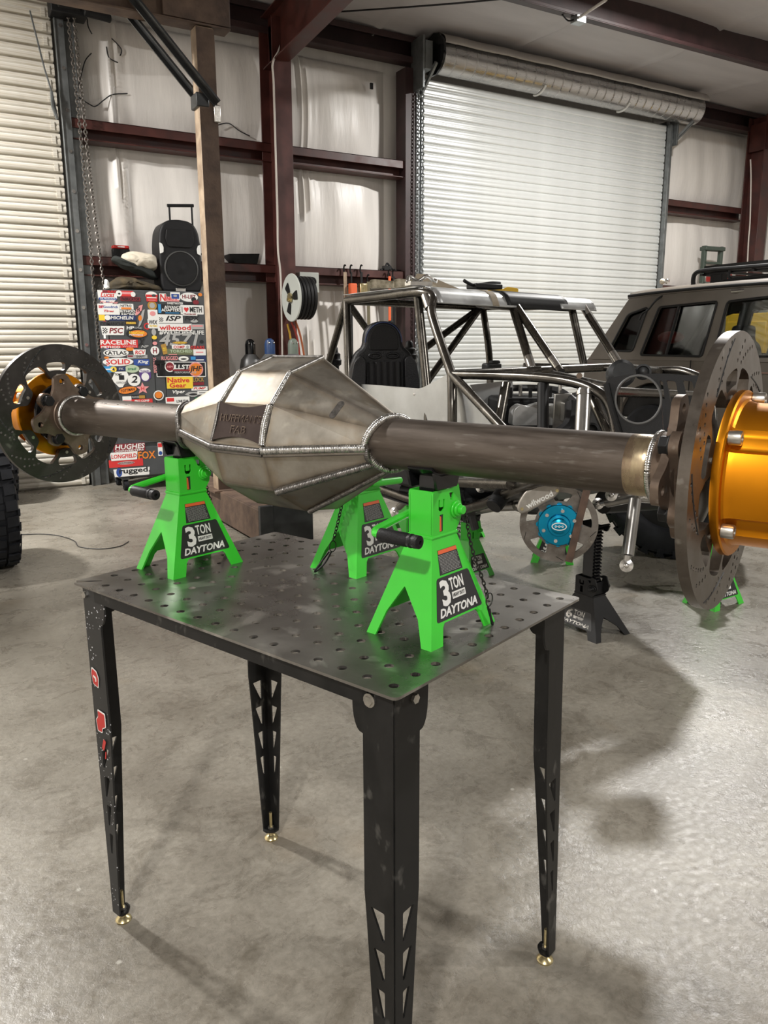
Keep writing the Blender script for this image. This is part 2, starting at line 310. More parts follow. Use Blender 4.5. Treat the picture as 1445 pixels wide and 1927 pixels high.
def plate(outer, holes=(), th=0.004):
    """a flat plate with real holes, centred on its plane"""
    cu = bpy.data.curves.new('p', 'CURVE'); cu.dimensions = '2D'; cu.fill_mode = 'BOTH'; cu.extrude = th/2
    for L in [outer]+list(holes):
        sp = cu.splines.new('POLY'); sp.points.add(len(L)-1); sp.use_cyclic_u = True
        for i, (x, y) in enumerate(L): sp.points[i].co = (x, y, 0, 1)
    return curve_mesh(cu)
def text(body, size, bold=0.0, shear=0.0, ext=0.0002, align='CENTER', sx=1.0, spacing=1.0):
    cu = bpy.data.curves.new('t', 'FONT'); cu.body = body; cu.size = size; cu.offset = bold; cu.shear = shear; cu.extrude = ext; cu.resolution_u = 2
    cu.align_x = align; cu.align_y = 'CENTER'; cu.space_character = spacing
    v, f = curve_mesh(cu); return ([(x*sx, y, z) for x, y, z in v], f)
def fit(vf, wd, ht):
    """scale lettering to a box w x h about its own centre"""
    xs = [p[0] for p in vf[0]]; ys = [p[1] for p in vf[0]]
    if not xs: return vf
    cx, cy = (max(xs)+min(xs))/2, (max(ys)+min(ys))/2; a = wd/max(1e-6, max(xs)-min(xs)); b = ht/max(1e-6, max(ys)-min(ys))
    return ([((x-cx)*a, (y-cy)*b, z) for x, y, z in vf[0]], vf[1])
def circ(cx, cy, r, n=20, ry=None, a0=0.0): return [(cx+r*math.cos(a0+2*PI*i/n), cy+(ry or r)*math.sin(a0+2*PI*i/n)) for i in range(n)]
def rrect(cx, cy, w_, h_, r, n=4):
    out = []
    for sx, sy, a in ((1, 1, 0), (-1, 1, 90), (-1, -1, 180), (1, -1, 270)):
        for i in range(n+1):
            an = math.radians(a+90*i/n); out.append((cx+sx*(w_/2-r)+r*math.cos(an), cy+sy*(h_/2-r)+r*math.sin(an)))
    return out
def rpoly(pts, r, n=3):
    """polygon with rounded corners"""
    out = []; k = len(pts)
    for i in range(k):
        p = Vector(pts[i]); a = Vector(pts[i-1])-p; b = Vector(pts[(i+1) % k])-p; ra = min(r, a.length*0.45, b.length*0.45)
        p0 = p+a.normalized()*ra; p1 = p+b.normalized()*ra
        for j in range(n+1):
            t = j/n; q = p0*(1-t)**2+p*2*t*(1-t)+p1*t*t; out.append((q.x, q.y))
    return out
def arc(c, r, a0, a1, n, u, v): return [Vector(c)+Vector(u)*r*math.cos(a0+(a1-a0)*i/n)+Vector(v)*r*math.sin(a0+(a1-a0)*i/n) for i in range(n+1)]
def smooth_path(pts, n=6):
    P = [Vector(p) for p in pts]; out = []
    for i in range(len(P)-1):
        p0 = P[max(i-1, 0)]; p1 = P[i]; p2 = P[i+1]; p3 = P[min(i+2, len(P)-1)]
        for j in range(n):
            t = j/n; out.append(0.5*((2*p1)+(p2-p0)*t+(2*p0-5*p1+4*p2-p3)*t*t+(3*p1-p0-3*p2+p3)*t**3))
    return out+[P[-1]]
def resample(pts, step):
    P = [Vector(p) for p in pts]; out = [P[0]]; acc = 0.0
    for i in range(len(P)-1):
        d = (P[i+1]-P[i]).length; pos = step-acc
        while pos <= d: out.append(P[i].lerp(P[i+1], pos/d)); pos += step
        acc = (acc+d) % step
    return out
def chain(mb, pts, link=0.014, r=0.0016, n=8):
    P = resample(smooth_path(pts, 8), link*0.72)
    for i in range(len(P)-1):
        c = (P[i]+P[i+1])/2; t = (P[i+1]-P[i]).normalized(); a = Vector((0.3, 0.8, 0.5)) if i % 2 else Vector((0.9, -0.3, 0.2)); s_ = (a-t*a.dot(t)).normalized()
        mb.tube([c+t*math.cos(2*PI*k/n)*link*0.5+s_*math.sin(2*PI*k/n)*link*0.3 for k in range(n)], r, 4, closed=True)
def weld(mb, pts, r, step=0.003, n=8):
    P = resample(smooth_path(pts, 8) if len(pts) > 2 else [Vector(pts[0]).lerp(Vector(pts[1]), i/20) for i in range(21)], step/4)
    if len(P) < 4: return
    R = [r*(0.93+0.09*abs(math.sin(PI*i/4)))*(0.97+0.06*random.random()) for i in range(len(P))]; R[0] = R[-1] = r*0.5; mb.tube(P, R, n)
def bolt_hex(mb, p, d, r, h, mi=0):
    M = frame(p, *axes(d)); mb.prism([(r*math.cos(PI/3*i), r*math.sin(PI/3*i)) for i in range(6)], 0, h, M, mi)
def axes(d):
    d = Vector(d).normalized(); a = Vector((0, 0, 1)) if abs(d.z) < 0.9 else Vector((1, 0, 0)); x = a.cross(d).normalized(); return x, d.cross(x)
def part_label(o, t): o['label'] = t; return o

# ================================================================== THE ROOM
WY = 8.52                                   # face of girts and door guides
def ceil_z(y): return 4.98+(8.72-y)*0.05
fl = struct(MB().box((3.6, 0.8, -0.05), (17.4, 16.6, 0.1)).build('floor', M_FLOOR, smooth=0))
wb = struct(MB().box((3.6, 8.9, 2.6), (17.4, 0.1, 5.2)).build('wall_back', M_INS, smooth=0))
struct(MB().box((12.05, 0.8, 2.6), (0.1, 16.6, 5.2)).build('wall_right', M_INS, smooth=0))
struct(MB().box((-5.05, 0.8, 2.6), (0.1, 16.6, 5.2)).build('wall_left', M_INS, smooth=0))
struct(MB().box((3.6, -7.45, 2.7), (17.4, 0.1, 5.9)).build('wall_front', M_INS, smooth=0))
# ceiling: insulation sheets sagging between the purlins, with a seam ridge every two metres
PUR = [8.25, 6.82, 4.55, 2.9, 1.3, -0.3, -1.4, -2.95, -4.5, -6.05]
def cz(x, y):
    b = 1e9
    for a in PUR: b = min(b, abs(y-a))
    sag = -0.07*min(1, b/0.8); k = ((x+0.63) % 1.83)/1.83; d = min(k, 1-k)
    return ceil_z(y)+sag-0.035*math.exp(-(d/0.02)**2)+0.012*math.sin(x*3.1+y*2.3)
cm = MB().grid(lambda u, v: (-5+17*u, 8.86-16.3*v, cz(-5+17*u, 8.86-16.3*v)), 260, 110)
struct(cm.build('ceiling', M_CEIL, smooth=80))
# insulation blankets of the back wall: billowed between girts
def blanket(x0, x1, z0, z1, seam=None, depth=0.16):
    def fn(u, v):
        x = x0+(x1-x0)*u; z = z0+(z1-z0)*v
        e = min(1.0, (1-abs(2*u-1)**8)); h = math.sin(PI*min(1, max(0, v)))**0.35
        y = 8.84-depth*e*h
        if seam is not None:
            for k, (sx, wd) in enumerate(seam):
                d = (x-sx)/wd
                y += 0.028*math.exp(-d*d)*math.sin(9*d+1.3*math.sin(2.1*z)) - 0.02*math.exp(-d*d)
        y += 0.008*math.sin(x*7.3+z*0.9)*h + 0.006*math.sin(x*17+1.7*z)*h
        return (x, y, z)
    o = MB().grid(fn, 90, 40).build('insulation_sheet', M_INS, wb, smooth=80); return o
SE = [(1.93, 0.10), (3.98, 0.12)]
blanket(1.5, 5.12, 0.0, 2.24, SE); blanket(1.5, 5.12, 2.24, 3.50, SE); blanket(1.5, 5.12, 3.50, 4.62, SE)
blanket(5.12, 5.45, 0.0, 4.6, None, 0.02)
blanket(9.75, 11.95, 0.0, 2.24); blanket(9.75, 11.95, 2.24, 3.48); blanket(9.75, 11.95, 3.48, 4.7)
for pts in (((164, 35), (166, 50), (173, 64)), ((147, 166), (152, 145), (160, 115), (172, 100)), ((146, 182), (168, 196), (180, 200), (196, 188), (212, 178), (240, 176)), ((200, 88), (205, 108), (222, 118)), ((210, 72), (228, 92), (226, 105)), ((408, 236), (430, 232), (450, 246), (470, 256))):
    ck = MB(); ck.tube(smooth_path([py_(x, y, 8.668) for x, y in pts], 5), 0.006, 5); ck.build('seam_crack', M_IRON, wb)
ck = MB(); p = py_(699, 162, 8.675); ck.box(p, (0.035, 0.02, 0.065)); ck.build('torn_hole', M_BLK, wb)
# girts: a shelf with a front lip, dark underneath
def girt(n, x0, x1, zt):
    g = MB(); L = x1-x0; xc = (x0+x1)/2
    g.box((xc, WY+0.006, zt-0.045), (L, 0.012, 0.09)); g.box((xc, WY+0.12, zt-0.006), (L, 0.24, 0.012)); g.box((xc, WY+0.115, zt-0.10), (L, 0.01, 0.18)); g.box((xc, WY+0.10, zt-0.186), (L, 0.20, 0.012))
    struct(g.build('trim_%d' % n, M_OX, bevel=0.004))
girt(1, 1.46, 5.42, 3.585); girt(2, 1.46, 5.42, 2.315); girt(3, 9.72, 11.62, 3.535)
girt(4, 9.72, 11.62, 2.3)
# eave strut and purlins
e = MB(); e.box((3.5, 8.66, 4.80), (17, 0.02, 0.27)); e.box((3.5, 8.58, 4.67), (17, 0.16, 0.02)); e.box((3.5, 8.58, 4.93), (17, 0.16, 0.02)); e.box((3.5, 8.505, 4.695), (17, 0.012, 0.06)); e.box((3.5, 8.505, 4.905), (17, 0.012, 0.06))
struct(e.build('trim_5', M_OXD, bevel=0.003))
k = 6
for y in PUR[1:]:
    z = ceil_z(y); p = MB(); p.box((3.5, y, z-0.16), (17, 0.02, 0.32)); p.box((3.5, y-0.04, z-0.32), (17, 0.09, 0.016)); p.box((3.5, y+0.04, z-0.005), (17, 0.09, 0.016)); p.box((3.5, y-0.085, z-0.305), (17, 0.008, 0.03))
    struct(p.build('trim_%d' % k, M_OXD, bevel=0.003)); k += 1
# columns and rafter haunch of the portal frame
def ibeam(mb, p0, p1, dep, wid, tf, dirv):
    p0, p1 = Vector(p0), Vector(p1); x = (p1-p0); L = x.length; M = frame(p0, x, dirv)
    mb.box((L/2, 0, 0), (L, dep-2*tf, 0.012), M); mb.box((L/2, dep/2-tf/2, 0), (L, tf, wid), M); mb.box((L/2, -dep/2+tf/2, 0), (L, tf, wid), M)
cw = MB(); ibeam(cw, (3.53, 8.42, 0), (3.53, 8.36, 4.72), 0.36, 0.21, 0.016, (0, 1, 0)); struct(cw.build('trim_20', M_OX, bevel=0.003))
ra = MB(); ibeam(ra, (3.53, 8.50, 4.55), (3.53, -6.8, 5.55), 0.52, 0.17, 0.016, (0, 0, 1)); struct(ra.build('trim_21', M_OX, bevel=0.003))
cc = MB(); ibeam(cc, (11.62, 8.36, 0), (11.62, 8.36, 4.85), 0.32, 0.22, 0.016, (0, 1, 0)); cc.box((11.55, 8.25, 4.55), (0.02, 0.5, 0.4)); struct(cc.build('trim_22', M_OX, bevel=0.003))
# door jamb channels beside the right door
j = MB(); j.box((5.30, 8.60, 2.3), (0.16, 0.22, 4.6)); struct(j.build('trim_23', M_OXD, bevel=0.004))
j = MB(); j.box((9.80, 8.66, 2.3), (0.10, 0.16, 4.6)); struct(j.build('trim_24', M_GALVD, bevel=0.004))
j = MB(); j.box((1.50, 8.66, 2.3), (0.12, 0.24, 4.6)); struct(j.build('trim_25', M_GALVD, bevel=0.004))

# ------------------------------------------------------------------ door_2: the right roll-up door
def slat_mesh(L, pitch, prof, th=0.004):
    mb = MB(); k = len(prof); pts = [(y, z*pitch) for y, z in prof]+[(y+th, z*pitch) for y, z in reversed(prof)]
    n = len(pts); vs = [(0, y, z) for y, z in pts]+[(L, y, z) for y, z in pts]
    fs = [(i, (i+1) % n, n+(i+1) % n, n+i) for i in range(n)]; mb.add(vs, fs)
    return mb
d2 = bpy.data.objects.new('door_2', None); C.objects.link(d2); struct(d2); d2.location = (5.50, 8.53, 0); d2['label'] = 'white corrugated roll-up door behind the tube-frame buggy'
PR2 = [(0.012, 0.0), (0.011, 0.05), (0.001, 0.10), (-0.004, 0.2), (-0.004, 0.40), (0.0, 0.50), (-0.003, 0.58), (-0.004, 0.82), (0.001, 0.93), (0.012, 1.0)]
s0 = slat_mesh(4.19, 0.103, PR2).build('slat', M_SLAT, d2, smooth=50)
for i in range(1, 44):
    o = s0.copy(); C.objects.link(o); o.parent = d2; o.location = (0, 0, i*0.103)
r = MB(); n_ = 48                                             # rolled curtain with lap rings
r.lathe([(0.19-(0.005 if i % 12 == 0 else 0.0), h) for i, h in [(i, i*0.0125) for i in range(361)]], 48, frame((0.08, -0.16, 4.735), (0, 0, 1), (0, -1, 0)))
r.build('curtain_roll', M_ROLL, d2, smooth=16)
hd = MB()                                                      # curved hood over the roll
pr = [(-0.372, 4.815), (-0.37, 4.85), (-0.352, 4.89), (-0.31, 4.925), (-0.25, 4.95), (-0.16, 4.967), (0.12, 4.97)]
hd.grid(lambda u, v: (0.06+4.56*u, pr[round(v*6)][0], pr[round(v*6)][1]+0.004*math.sin(40*u)), 20, 6)
hd.build('hood', mat('pale beige hood sheet', (0.40, 0.375, 0.35), 0.4, 0.3, var=0.08, vscale=3), d2, smooth=60, thick=0.004)
for xx in (1.62, 3.1):
    s = MB(); s.tube([(xx, -0.16+0.2*math.sin(a), 4.735-0.2*math.cos(a)) for a in [0.4-1.3*i/8 for i in range(9)]], 0.014, 6); s.build('strap', M_WHT, d2)
for x, sg in ((-0.10, -1), (4.24, 1)):
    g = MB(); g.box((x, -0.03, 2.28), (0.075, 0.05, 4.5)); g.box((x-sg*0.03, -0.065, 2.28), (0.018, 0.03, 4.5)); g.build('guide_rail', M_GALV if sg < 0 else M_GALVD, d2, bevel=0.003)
g = MB(); g.box((-0.16, -0.12, 4.62), (0.03, 0.26, 0.55)); g.box((-0.09, -0.14, 4.7), (0.1, 0.22, 0.3)); g.bar((-0.1, -0.02, 4.25), (-0.02, -0.3, 4.62), 0.035, 0.035); g.build('roll_bracket', M_GALVD, d2, bevel=0.004)
g = MB(); g.lathe([(0.2, 0), (0.225, 0.005), (0.225, 0.03), (0.2, 0.035)], 26, frame((0.02, -0.16, 4.74), (0, 0, 1), (0, -1, 0)), rfun=lambda r_, h, a: r_*(1+0.02*math.cos(13*a))); g.build('chain_wheel', M_BLKG, d2)
g = MB(); g.bar((4.28, -0.02, 4.28), (4.42, -0.28, 4.56), 0.03, 0.03); g.bar((4.34, -0.02, 4.3), (4.48, -0.24, 4.56), 0.03, 0.03); g.box((4.3, -0.05, 4.42), (0.03, 0.14, 0.34)); g.build('roll_bracket', M_GALVD, d2, bevel=0.003)
ch = MB(); chain(ch, [(-0.135, -0.10, 4.55), (-0.15, -0.105, 3), (-0.145, -0.10, 1.2)], 0.055, 0.0062); chain(ch, [(-0.09, -0.115, 4.55), (-0.08, -0.115, 3), (-0.09, -0.11, 1.2)], 0.055, 0.0062)
stuff(ch.build('hand_chain', M_GALV, d2))

# ------------------------------------------------------------------ door_1: the left roll-up door, aged
d1 = bpy.data.objects.new('door_1', None); C.objects.link(d1); struct(d1); d1.location = (-3.2, 8.55, 0); d1['label'] = 'older cream roll-up door with rust streaks at the left'
PR1 = [(0.045, 0.0), (0.045, 0.13), (0.004, 0.15), (-0.004, 0.2), (-0.006, 0.5), (0.0, 0.56), (0.002, 0.6), (-0.006, 0.66), (-0.008, 0.86), (0.004, 0.98), (0.045, 1.0)]
s0 = slat_mesh(4.56, 0.1225, PR1); s0.box((4.50, -0.010, 0.06), (0.035, 0.012, 0.075)); s0 = s0.build('slat', M_SLATO, d1, smooth=50)
for i in range(1, 40):
    o = s0.copy(); C.objects.link(o); o.parent = d1; o.location = (0, 0, i*0.1225)
g = MB(); g.box((4.585, -0.045, 2.4), (0.012, 0.05, 4.8)); g.box((4.625, -0.03, 2.4), (0.085, 0.05, 4.8)); g.build('guide_rail', M_GALVD, d1, bevel=0.003)
for i in range(12):
    b = MB(); b.cyl((4.635, -0.055, 0.35+i*0.365), (4.635, -0.064, 0.35+i*0.365), 0.017, n=12); b.build('bolt', M_CHROME, d1)
ch = MB(); chain(ch, [(4.70, -0.12, 4.45), (4.73, -0.13, 3.2), (4.74, -0.12, 1.6), (4.76, -0.12, 0.7)], 0.046, 0.0052)
chain(ch, [(4.75, -0.14, 4.45), (4.78, -0.13, 3.2), (4.82, -0.12, 2.3), (4.87, -0.12, 1.6), (4.9, -0.12, 0.7)], 0.046, 0.0052); stuff(ch.build('hand_chain', M_CHAINZ, d1))
g = MB(); g.box((4.70, -0.12, 4.55), (0.32, 0.2, 0.26)); g.cyl((4.6, -0.2, 4.5), (4.8, -0.2, 4.5), 0.05, n=12); g.cyl((4.82, -0.25, 4.45), (5.06, -0.25, 4.43), 0.035); g.build('hoist_gear', M_BLK, d1, bevel=0.01)
rod = MB(); rod.tube(smooth_path([py_(56, 20, 8.42), py_(70, 75, 8.42), py_(84, 130, 8.42), py_(97, 172, 8.42), py_(108, 220, 8.42)], 5), 0.008, 6)
rod.tube([py_(97, 172, 8.41), py_(99, 200, 8.41), py_(108, 225, 8.41)], 0.014, 6); rod.build('spring_rod', M_GALVD, d1, world=True)

# ------------------------------------------------------------------ lamps (each with its own light)
for i, (x, y, z, p) in enumerate(LAMPS):
    t = thing('high_bay_lamp', ['round high bay lamp hanging over the parked wagon', 'round high bay lamp hanging before the cream roll-up door', 'round high bay lamp hanging behind the photographer on the left', 'round high bay lamp hanging behind the photographer on the right'][i], 'lamp', (x, y, z))
    b = MB(); b.lathe([(0.05, 0.22), (0.10, 0.2), (0.17, 0.10), (0.19, 0.04), (0.19, 0.02), (0.165, 0.015)], 24); b.build('housing', M_BLK, t); b = MB(); b.cyl((0, 0, 0.2), (0, 0, ceil_z(y)-z-0.05), 0.008); b.build('hanger', M_GALVD, t)
    b = MB(); b.lathe([(0.16, 0.018), (0.16, 0.012)], 24); b.build('lens', M_LENS, t)
    ld = bpy.data.lights.new('lamp_light', 'AREA'); ld.shape = 'DISK'; ld.size = 0.32; ld.energy = p; ld.color = LAMP_COL
    lo = bpy.data.objects.new('lamp_light', ld); C.objects.link(lo); lo.parent = t; lo.location = (0, 0, -0.02)
    ld = bpy.data.lights.new('added_ceiling_glow', 'POINT'); ld.shadow_soft_size = 0.08; ld.energy = 9; ld.color = LAMP_COL  # point light added above the housing to brighten the ceiling
    lo = bpy.data.objects.new('added_ceiling_glow', ld); C.objects.link(lo); lo.parent = t; lo.location = (0.0, 0, 0.33)

# ================================================================== THE PERFORATED WORK TABLE
TZ = 0.9026; TC = Vector((0.6945, 1.502, 0)); TA = math.radians(20.15)
LX, LY = 0.627, 0.956
tb = thing('work_table', 'perforated bare steel fixture table on four black angle legs, carrying the axle', 'table', TC, TA)
hx, hy = LX/2, LY/2
outer = rpoly([(-hx, -hy), (hx, -hy), (hx, hy), (-hx, hy)], 0.012, 4)
# the saw-cut notch in the far left corner
outer = [p for p in outer if not (p[0] < -hx+0.02 and p[1] > hy-0.02)]
outer += [(-hx+0.012, hy), (-hx+0.014, hy-0.004), (-hx+0.05, hy-0.047), (-hx+0.046, hy-0.050), (-hx+0.002, hy-0.014), (-hx, hy-0.013)]
P_ = 0.0558; nx_, ny_ = 11, 17
holes = [circ((i-(nx_-1)/2)*P_, (j_-(ny_-1)/2)*P_, 0.0086, 18) for i in range(nx_) for j_ in range(ny_)]
holes = [h for h in holes if not (min(p[0] for p in h) < -hx+0.045 and max(p[1] for p in h) > hy-0.045)]
m = MB().mesh(plate(outer, holes, 0.005), T(0, 0, TZ-0.0025)); m.build('table_top', M_TOP, tb, smooth=30)
ap = MB(); ap.box((-hx+0.016, 0, TZ-0.022), (0.005, LY-0.14, 0.032)); ap.build('apron', M_LEG, tb)
ap = MB(); ap.box((hx-0.016, 0, TZ-0.022), (0.005, LY-0.14, 0.032)); ap.build('apron', M_LEG, tb)
for s in (-1, 1): ap = MB(); ap.box((0, s*(hy-0.075), TZ-0.022), (LX-0.14, 0.005, 0.032)); ap.build('apron', M_LEG, tb)
for s in (-0.15, 0.15): ap = MB(); ap.box((0, s*2, TZ-0.02), (LX-0.06, 0.03, 0.028)); ap.build('cross_brace', M_LEG, tb)
HL = TZ-0.006
def leg_flange(wt, wb_):
    o = [(0, 0.028), (wb_, 0.028), (wb_+0.002, 0.06), (wt-0.004, 0.47), (wt, 0.52), (wt, HL-0.085)]
    o += [(wt+0.022*math.sin(a)**0.8, HL-0.085+0.05*(1-math.cos(a))) for a in [PI/2*i/6 for i in range(1, 7)]] + [(wt+0.023, HL), (0, HL)]
    hs = []
    for i in range(4):
        z0 = 0.205+i*0.078; wz = wb_+(wt-wb_)*(z0+0.05-0.05)/0.43
        a = 0.020; b_ = max(a+0.008, wz-0.020)
        hs.append(rpoly([(a, z0), (a+0.005, z0), (b_+0.006, z0+0.056), (a, z0+0.056)], 0.003, 2))
    return plate(o, hs, 0.0045)
def leg(cx, cy, sx, sy, dx=0.0, dy=0.0, mats=(M_LEG, M_LEG)):
    """angle leg with its corner at (cx,cy), flanges pointing to (sx,sy); the foot leans by (dx,dy)"""
    L = bpy.data.objects.new('leg', None)
    sh = Matrix(((1, 0, -dx/HL, dx), (0, 1, -dy/HL, dy), (0, 0, 1, 0), (0, 0, 0, 1)))
    mb = MB(); fl_ = leg_flange(0.064, 0.031)
    mb.mesh(fl_, sh @ T(cx, cy, 0) @ frame((0, 0, 0), (sx, 0, 0), (0, 0, 1)))
    n0 = len(mb.f)
    mb.mesh(fl_, sh @ T(cx, cy, 0) @ frame((0, 0, 0), (0, sy, 0), (0, 0, 1)), mi=1)
    mb.mesh(plate(rpoly([(0, 0), (0.036, 0), (0.036, 0.02), (0.02, 0.036), (0, 0.036)], 0.006), (), 0.005), T(cx+dx, cy+dy, 0.03) @ Matrix.Scale(sx, 4, (1, 0, 0)) @ Matrix.Scale(sy, 4, (0, 1, 0)))
    o = mb.build('leg', list(mats), tb, smooth=30)
    fx, fy = cx+dx+sx*0.016, cy+dy+sy*0.016
    f = MB(); f.lathe([(0.006, 0.0), (0.019, 0.0), (0.020, 0.004), (0.017, 0.008), (0.008, 0.013), (0.006, 0.02), (0.006, 0.024)], 20, T(fx, fy, 0)); f.cyl((fx, fy, 0.01), (fx, fy, 0.085), 0.0045, n=10); f.build('levelling_foot', M_BRASS, o)
    f = MB(); bolt_hex(f, (fx, fy, 0.033), (0, 0, 1), 0.009, 0.007); f.build('nut', M_BOLT, o)
    return o
e_ = 0.018
lF = leg(-hx+e_, -hy+e_, 1, 1)
lL = leg(-hx+e_, hy-e_, 1, -1, 0.006, 0.004, (M_LEG, M_LEGS))
lR = leg(hx-0.042, -hy+e_, -1, 1, 0.034, 0.0)
lB = leg(hx-0.085, hy-0.035, -1, -1, -0.018, -0.018)
b = MB(); bolt_hex(b, (-hx+e_-0.002, -hy+0.066, HL-0.022), (-1, 0, 0), 0.0085, 0.007); b.cyl((-hx+e_-0.002, -hy+0.066, HL-0.022), (-hx+e_-0.005, -hy+0.066, HL-0.022), 0.012); b.build('bolt', M_BOLT, lF)
b = MB(); bolt_hex(b, (-hx+e_-0.002, hy-0.03, HL-0.022), (-1, 0, 0), 0.0085, 0.006); b.build('bolt', M_BOLT, lL)
b = MB(); bolt_hex(b, (-hx+0.066, -hy+e_-0.002, HL-0.022), (0, -1, 0), 0.0085, 0.006); b.build('bolt', M_BOLT, lF)
# torn red and white sticker scraps on the far-left leg (outer face of the long side)
def scrap(y0, z0, pts, m_, off):
    mb = MB(); mb.mesh(plate(rpoly(pts, 0.003, 2), (), 0.0006), frame((-hx+e_-0.0024-off, y0, z0), (0, -1, 0), (0, 0, 1))); return mb.build('sticker_scrap', m_, lL, smooth=0)
yl = hy-e_
A1 = [(0.012, 0.0), (0.034, -0.006), (0.038, 0.02), (0.030, 0.036), (0.010, 0.042), (0.006, 0.026)]
scrap(yl, 0.655, A1, M_WHT, 0.0003); scrap(yl, 0.655, [(x*0.86+0.003, y*0.86+0.002) for x, y in A1], M_RED, 0.0008)
scrap(yl, 0.655, [(0.016, 0.024), (0.028, 0.02), (0.028, 0.01), (0.024, 0.008), (0.024, 0.016), (0.015, 0.019)], M_WHT, 0.0013)
A2 = [(0.014, 0.0), (0.034, 0.0), (0.036, 0.012), (0.052, 0.02), (0.052, 0.055), (0.020, 0.058), (0.020, 0.04), (0.010, 0.03)]
scrap(yl, 0.535, A2, M_WHT, 0.0003); scrap(yl, 0.535, [(x*0.86+0.004, y*0.88+0.003) for x, y in A2], M_RED, 0.0008)
scrap(yl, 0.475, [(0.026, 0.02), (0.034, 0.014), (0.046, 0.042), (0.036, 0.046)], M_RED, 0.0004)
scrap(yl, 0.470, [(0.036, 0.0), (0.040, 0.0), (0.044, 0.02), (0.040, 0.02)], M_RED, 0.0004)

# ================================================================== JACK STANDS
def lerp(a, b, t): return a+(b-a)*t
def jack_stand(loc, rz, label, sc=1.0, green=M_GREEN, tons='3', handle='left', detail=True, saddle_h=0.30, grp=None, worn=False, zs=None):
    t = thing('jack_stand', label, 'jack stand', loc, rz, grp); t.scale = (sc, sc, zs or sc)
    BX, BY, TX, TY, H = 0.102, 0.0765, 0.037, 0.026, 0.185
    def face(ax):      # maps (u in -1..1, height) onto the sloping face
        def fn(u, h):
            k = h/H; x, y = lerp(BX, TX, k), lerp(BY, TY, k)
            return {'-y': (u*x, -y, h), '+y': (-u*x, y, h), '-x': (-x, -u*y, h), '+x': (x, u*y, h)}[ax]
        return fn
    body = MB()
    wide = [(-1, 0), (-0.66, 0), (-0.62, 0.030), (-0.56, 0.037), (0.56, 0.037), (0.62, 0.030), (0.66, 0), (1, 0), (1, H), (-1, H)]
    aleg = [(-1, 0), (-0.72, 0), (-0.64, 0.045), (-0.24, 0.094), (-0.20, 0.094), (0.52, 0.045), (0.70, 0), (1, 0), (1, H), (-1, H)]
    for ax, pl in (('-y', wide), ('+y', wide), ('-x', aleg), ('+x', aleg)):
        fn = face(ax); body.add([fn(u, h) for u, h in pl], [tuple(range(len(pl)))])
    body.build('body', green, t, smooth=0, thick=0.004)
    # collar and tower
    c = MB(); c.tube([(-TX, -TY, H), (TX, -TY, H), (TX, TY, H), (-TX, TY, H)], 0.0042, 8, closed=True); c.build('collar_weld', green, t)
    tw = MB(); Z0, Z1 = H, 0.274
    side = rpoly([(-TX, Z0), (TX-0.004, Z0), (TX+0.012, Z0+0.022), (TX+0.015, Z0+0.048), (TX+0.004, Z1+0.002), (TX-0.010, Z1+0.004), (TX-0.018, Z1-0.004), (-TX, Z1-0.004)], 0.006, 3)
    u1 = rpoly([(-0.019, Z0+0.054), (-0.0155, Z0+0.054), (-0.0155, Z0+0.066), (-0.013, Z0+0.066), (-0.013, Z0+0.045), (-0.010, Z0+0.045)], 0.001)
    ush = [(-0.020, 0.068), (-0.020, 0.050), (-0.016, 0.046), (-0.006, 0.046), (-0.002, 0.050), (-0.002, 0.068), (-0.0065, 0.068), (-0.0065, 0.054), (-0.0155, 0.054), (-0.0155, 0.068)]
    slot = rrect(-0.011, Z0+0.024, 0.011, 0.032, 0.001, 2)
    trap = rpoly([(0.012, Z1-0.012), (0.025, Z1-0.012), (0.024, Z1-0.028), (0.017, Z1-0.026)], 0.001, 2)
    for yy in (-TY, TY):
        tw.mesh(plate(side, [[(x, Z0+z) for x, z in ush], slot, trap], 0.004), frame((0, yy, 0), (1, 0, 0), (0, 0, 1)))
    tw.box((-TX+0.002, 0, (Z0+Z1-0.004)/2), (0.004, 2*TY, Z1-Z0-0.004)); tw.box((TX-0.006, 0, (Z0+Z1)/2-0.01), (0.004, 2*TY, Z1-Z0-0.03)); tw.build('tower', green, t, smooth=30, bevel=0.001)
    if detail:
        w_ = MB(); w_.mesh(plate(rrect(0, 0, 0.0105, 0.031, 0.001, 2), (), 0.001), frame((-0.011, -TY-0.0005, Z0+0.024), (1, 0, 0), (0, 0, 1))); w_.build('warning_strip', M_LBL, t, smooth=0)
        w_ = MB(); w_.mesh(plate([(-0.005, -0.015), (0.0005, -0.015), (-0.001, 0.012), (-0.005, 0.014)], (), 0.001), frame((-0.011, -TY-0.0014, Z0+0.024), (1, 0, 0), (0, 0, 1))); w_.build('warning_strip', M_ORG, t, smooth=0)
        for k in range(3):
            r = MB(); r.bar((-0.016, -TY-0.001, Z0+0.012+0.008*k), (-0.006, -TY-0.001, Z0+0.012+0.008*k), 0.001, 0.003); r.build('tooth', M_BLK, t) if k == 9 else None
    # pivot
    px0, pz0 = TX-0.004, Z0+0.043
    pv = MB(); pv.cyl((px0, -TY-0.002, pz0), (px0, -TY-0.006, pz0), 0.0165, n=16); pv.cyl((px0, -TY-0.006, pz0), (px0, -TY-0.011, pz0), 0.0125, n=14); pv.cyl((px0+0.002, -TY-0.010, pz0), (px0+0.002, -TY-0.019, pz0), 0.0085, n=14); pv.build('pivot_bolt', green, t, bevel=0.0015)
    pv = MB(); pv.cyl((px0, TY+0.002, pz0), (px0, TY+0.012, pz0), 0.014, n=14); pv.build('pivot_boss', green, t, bevel=0.0015)
    hd_ = MB()
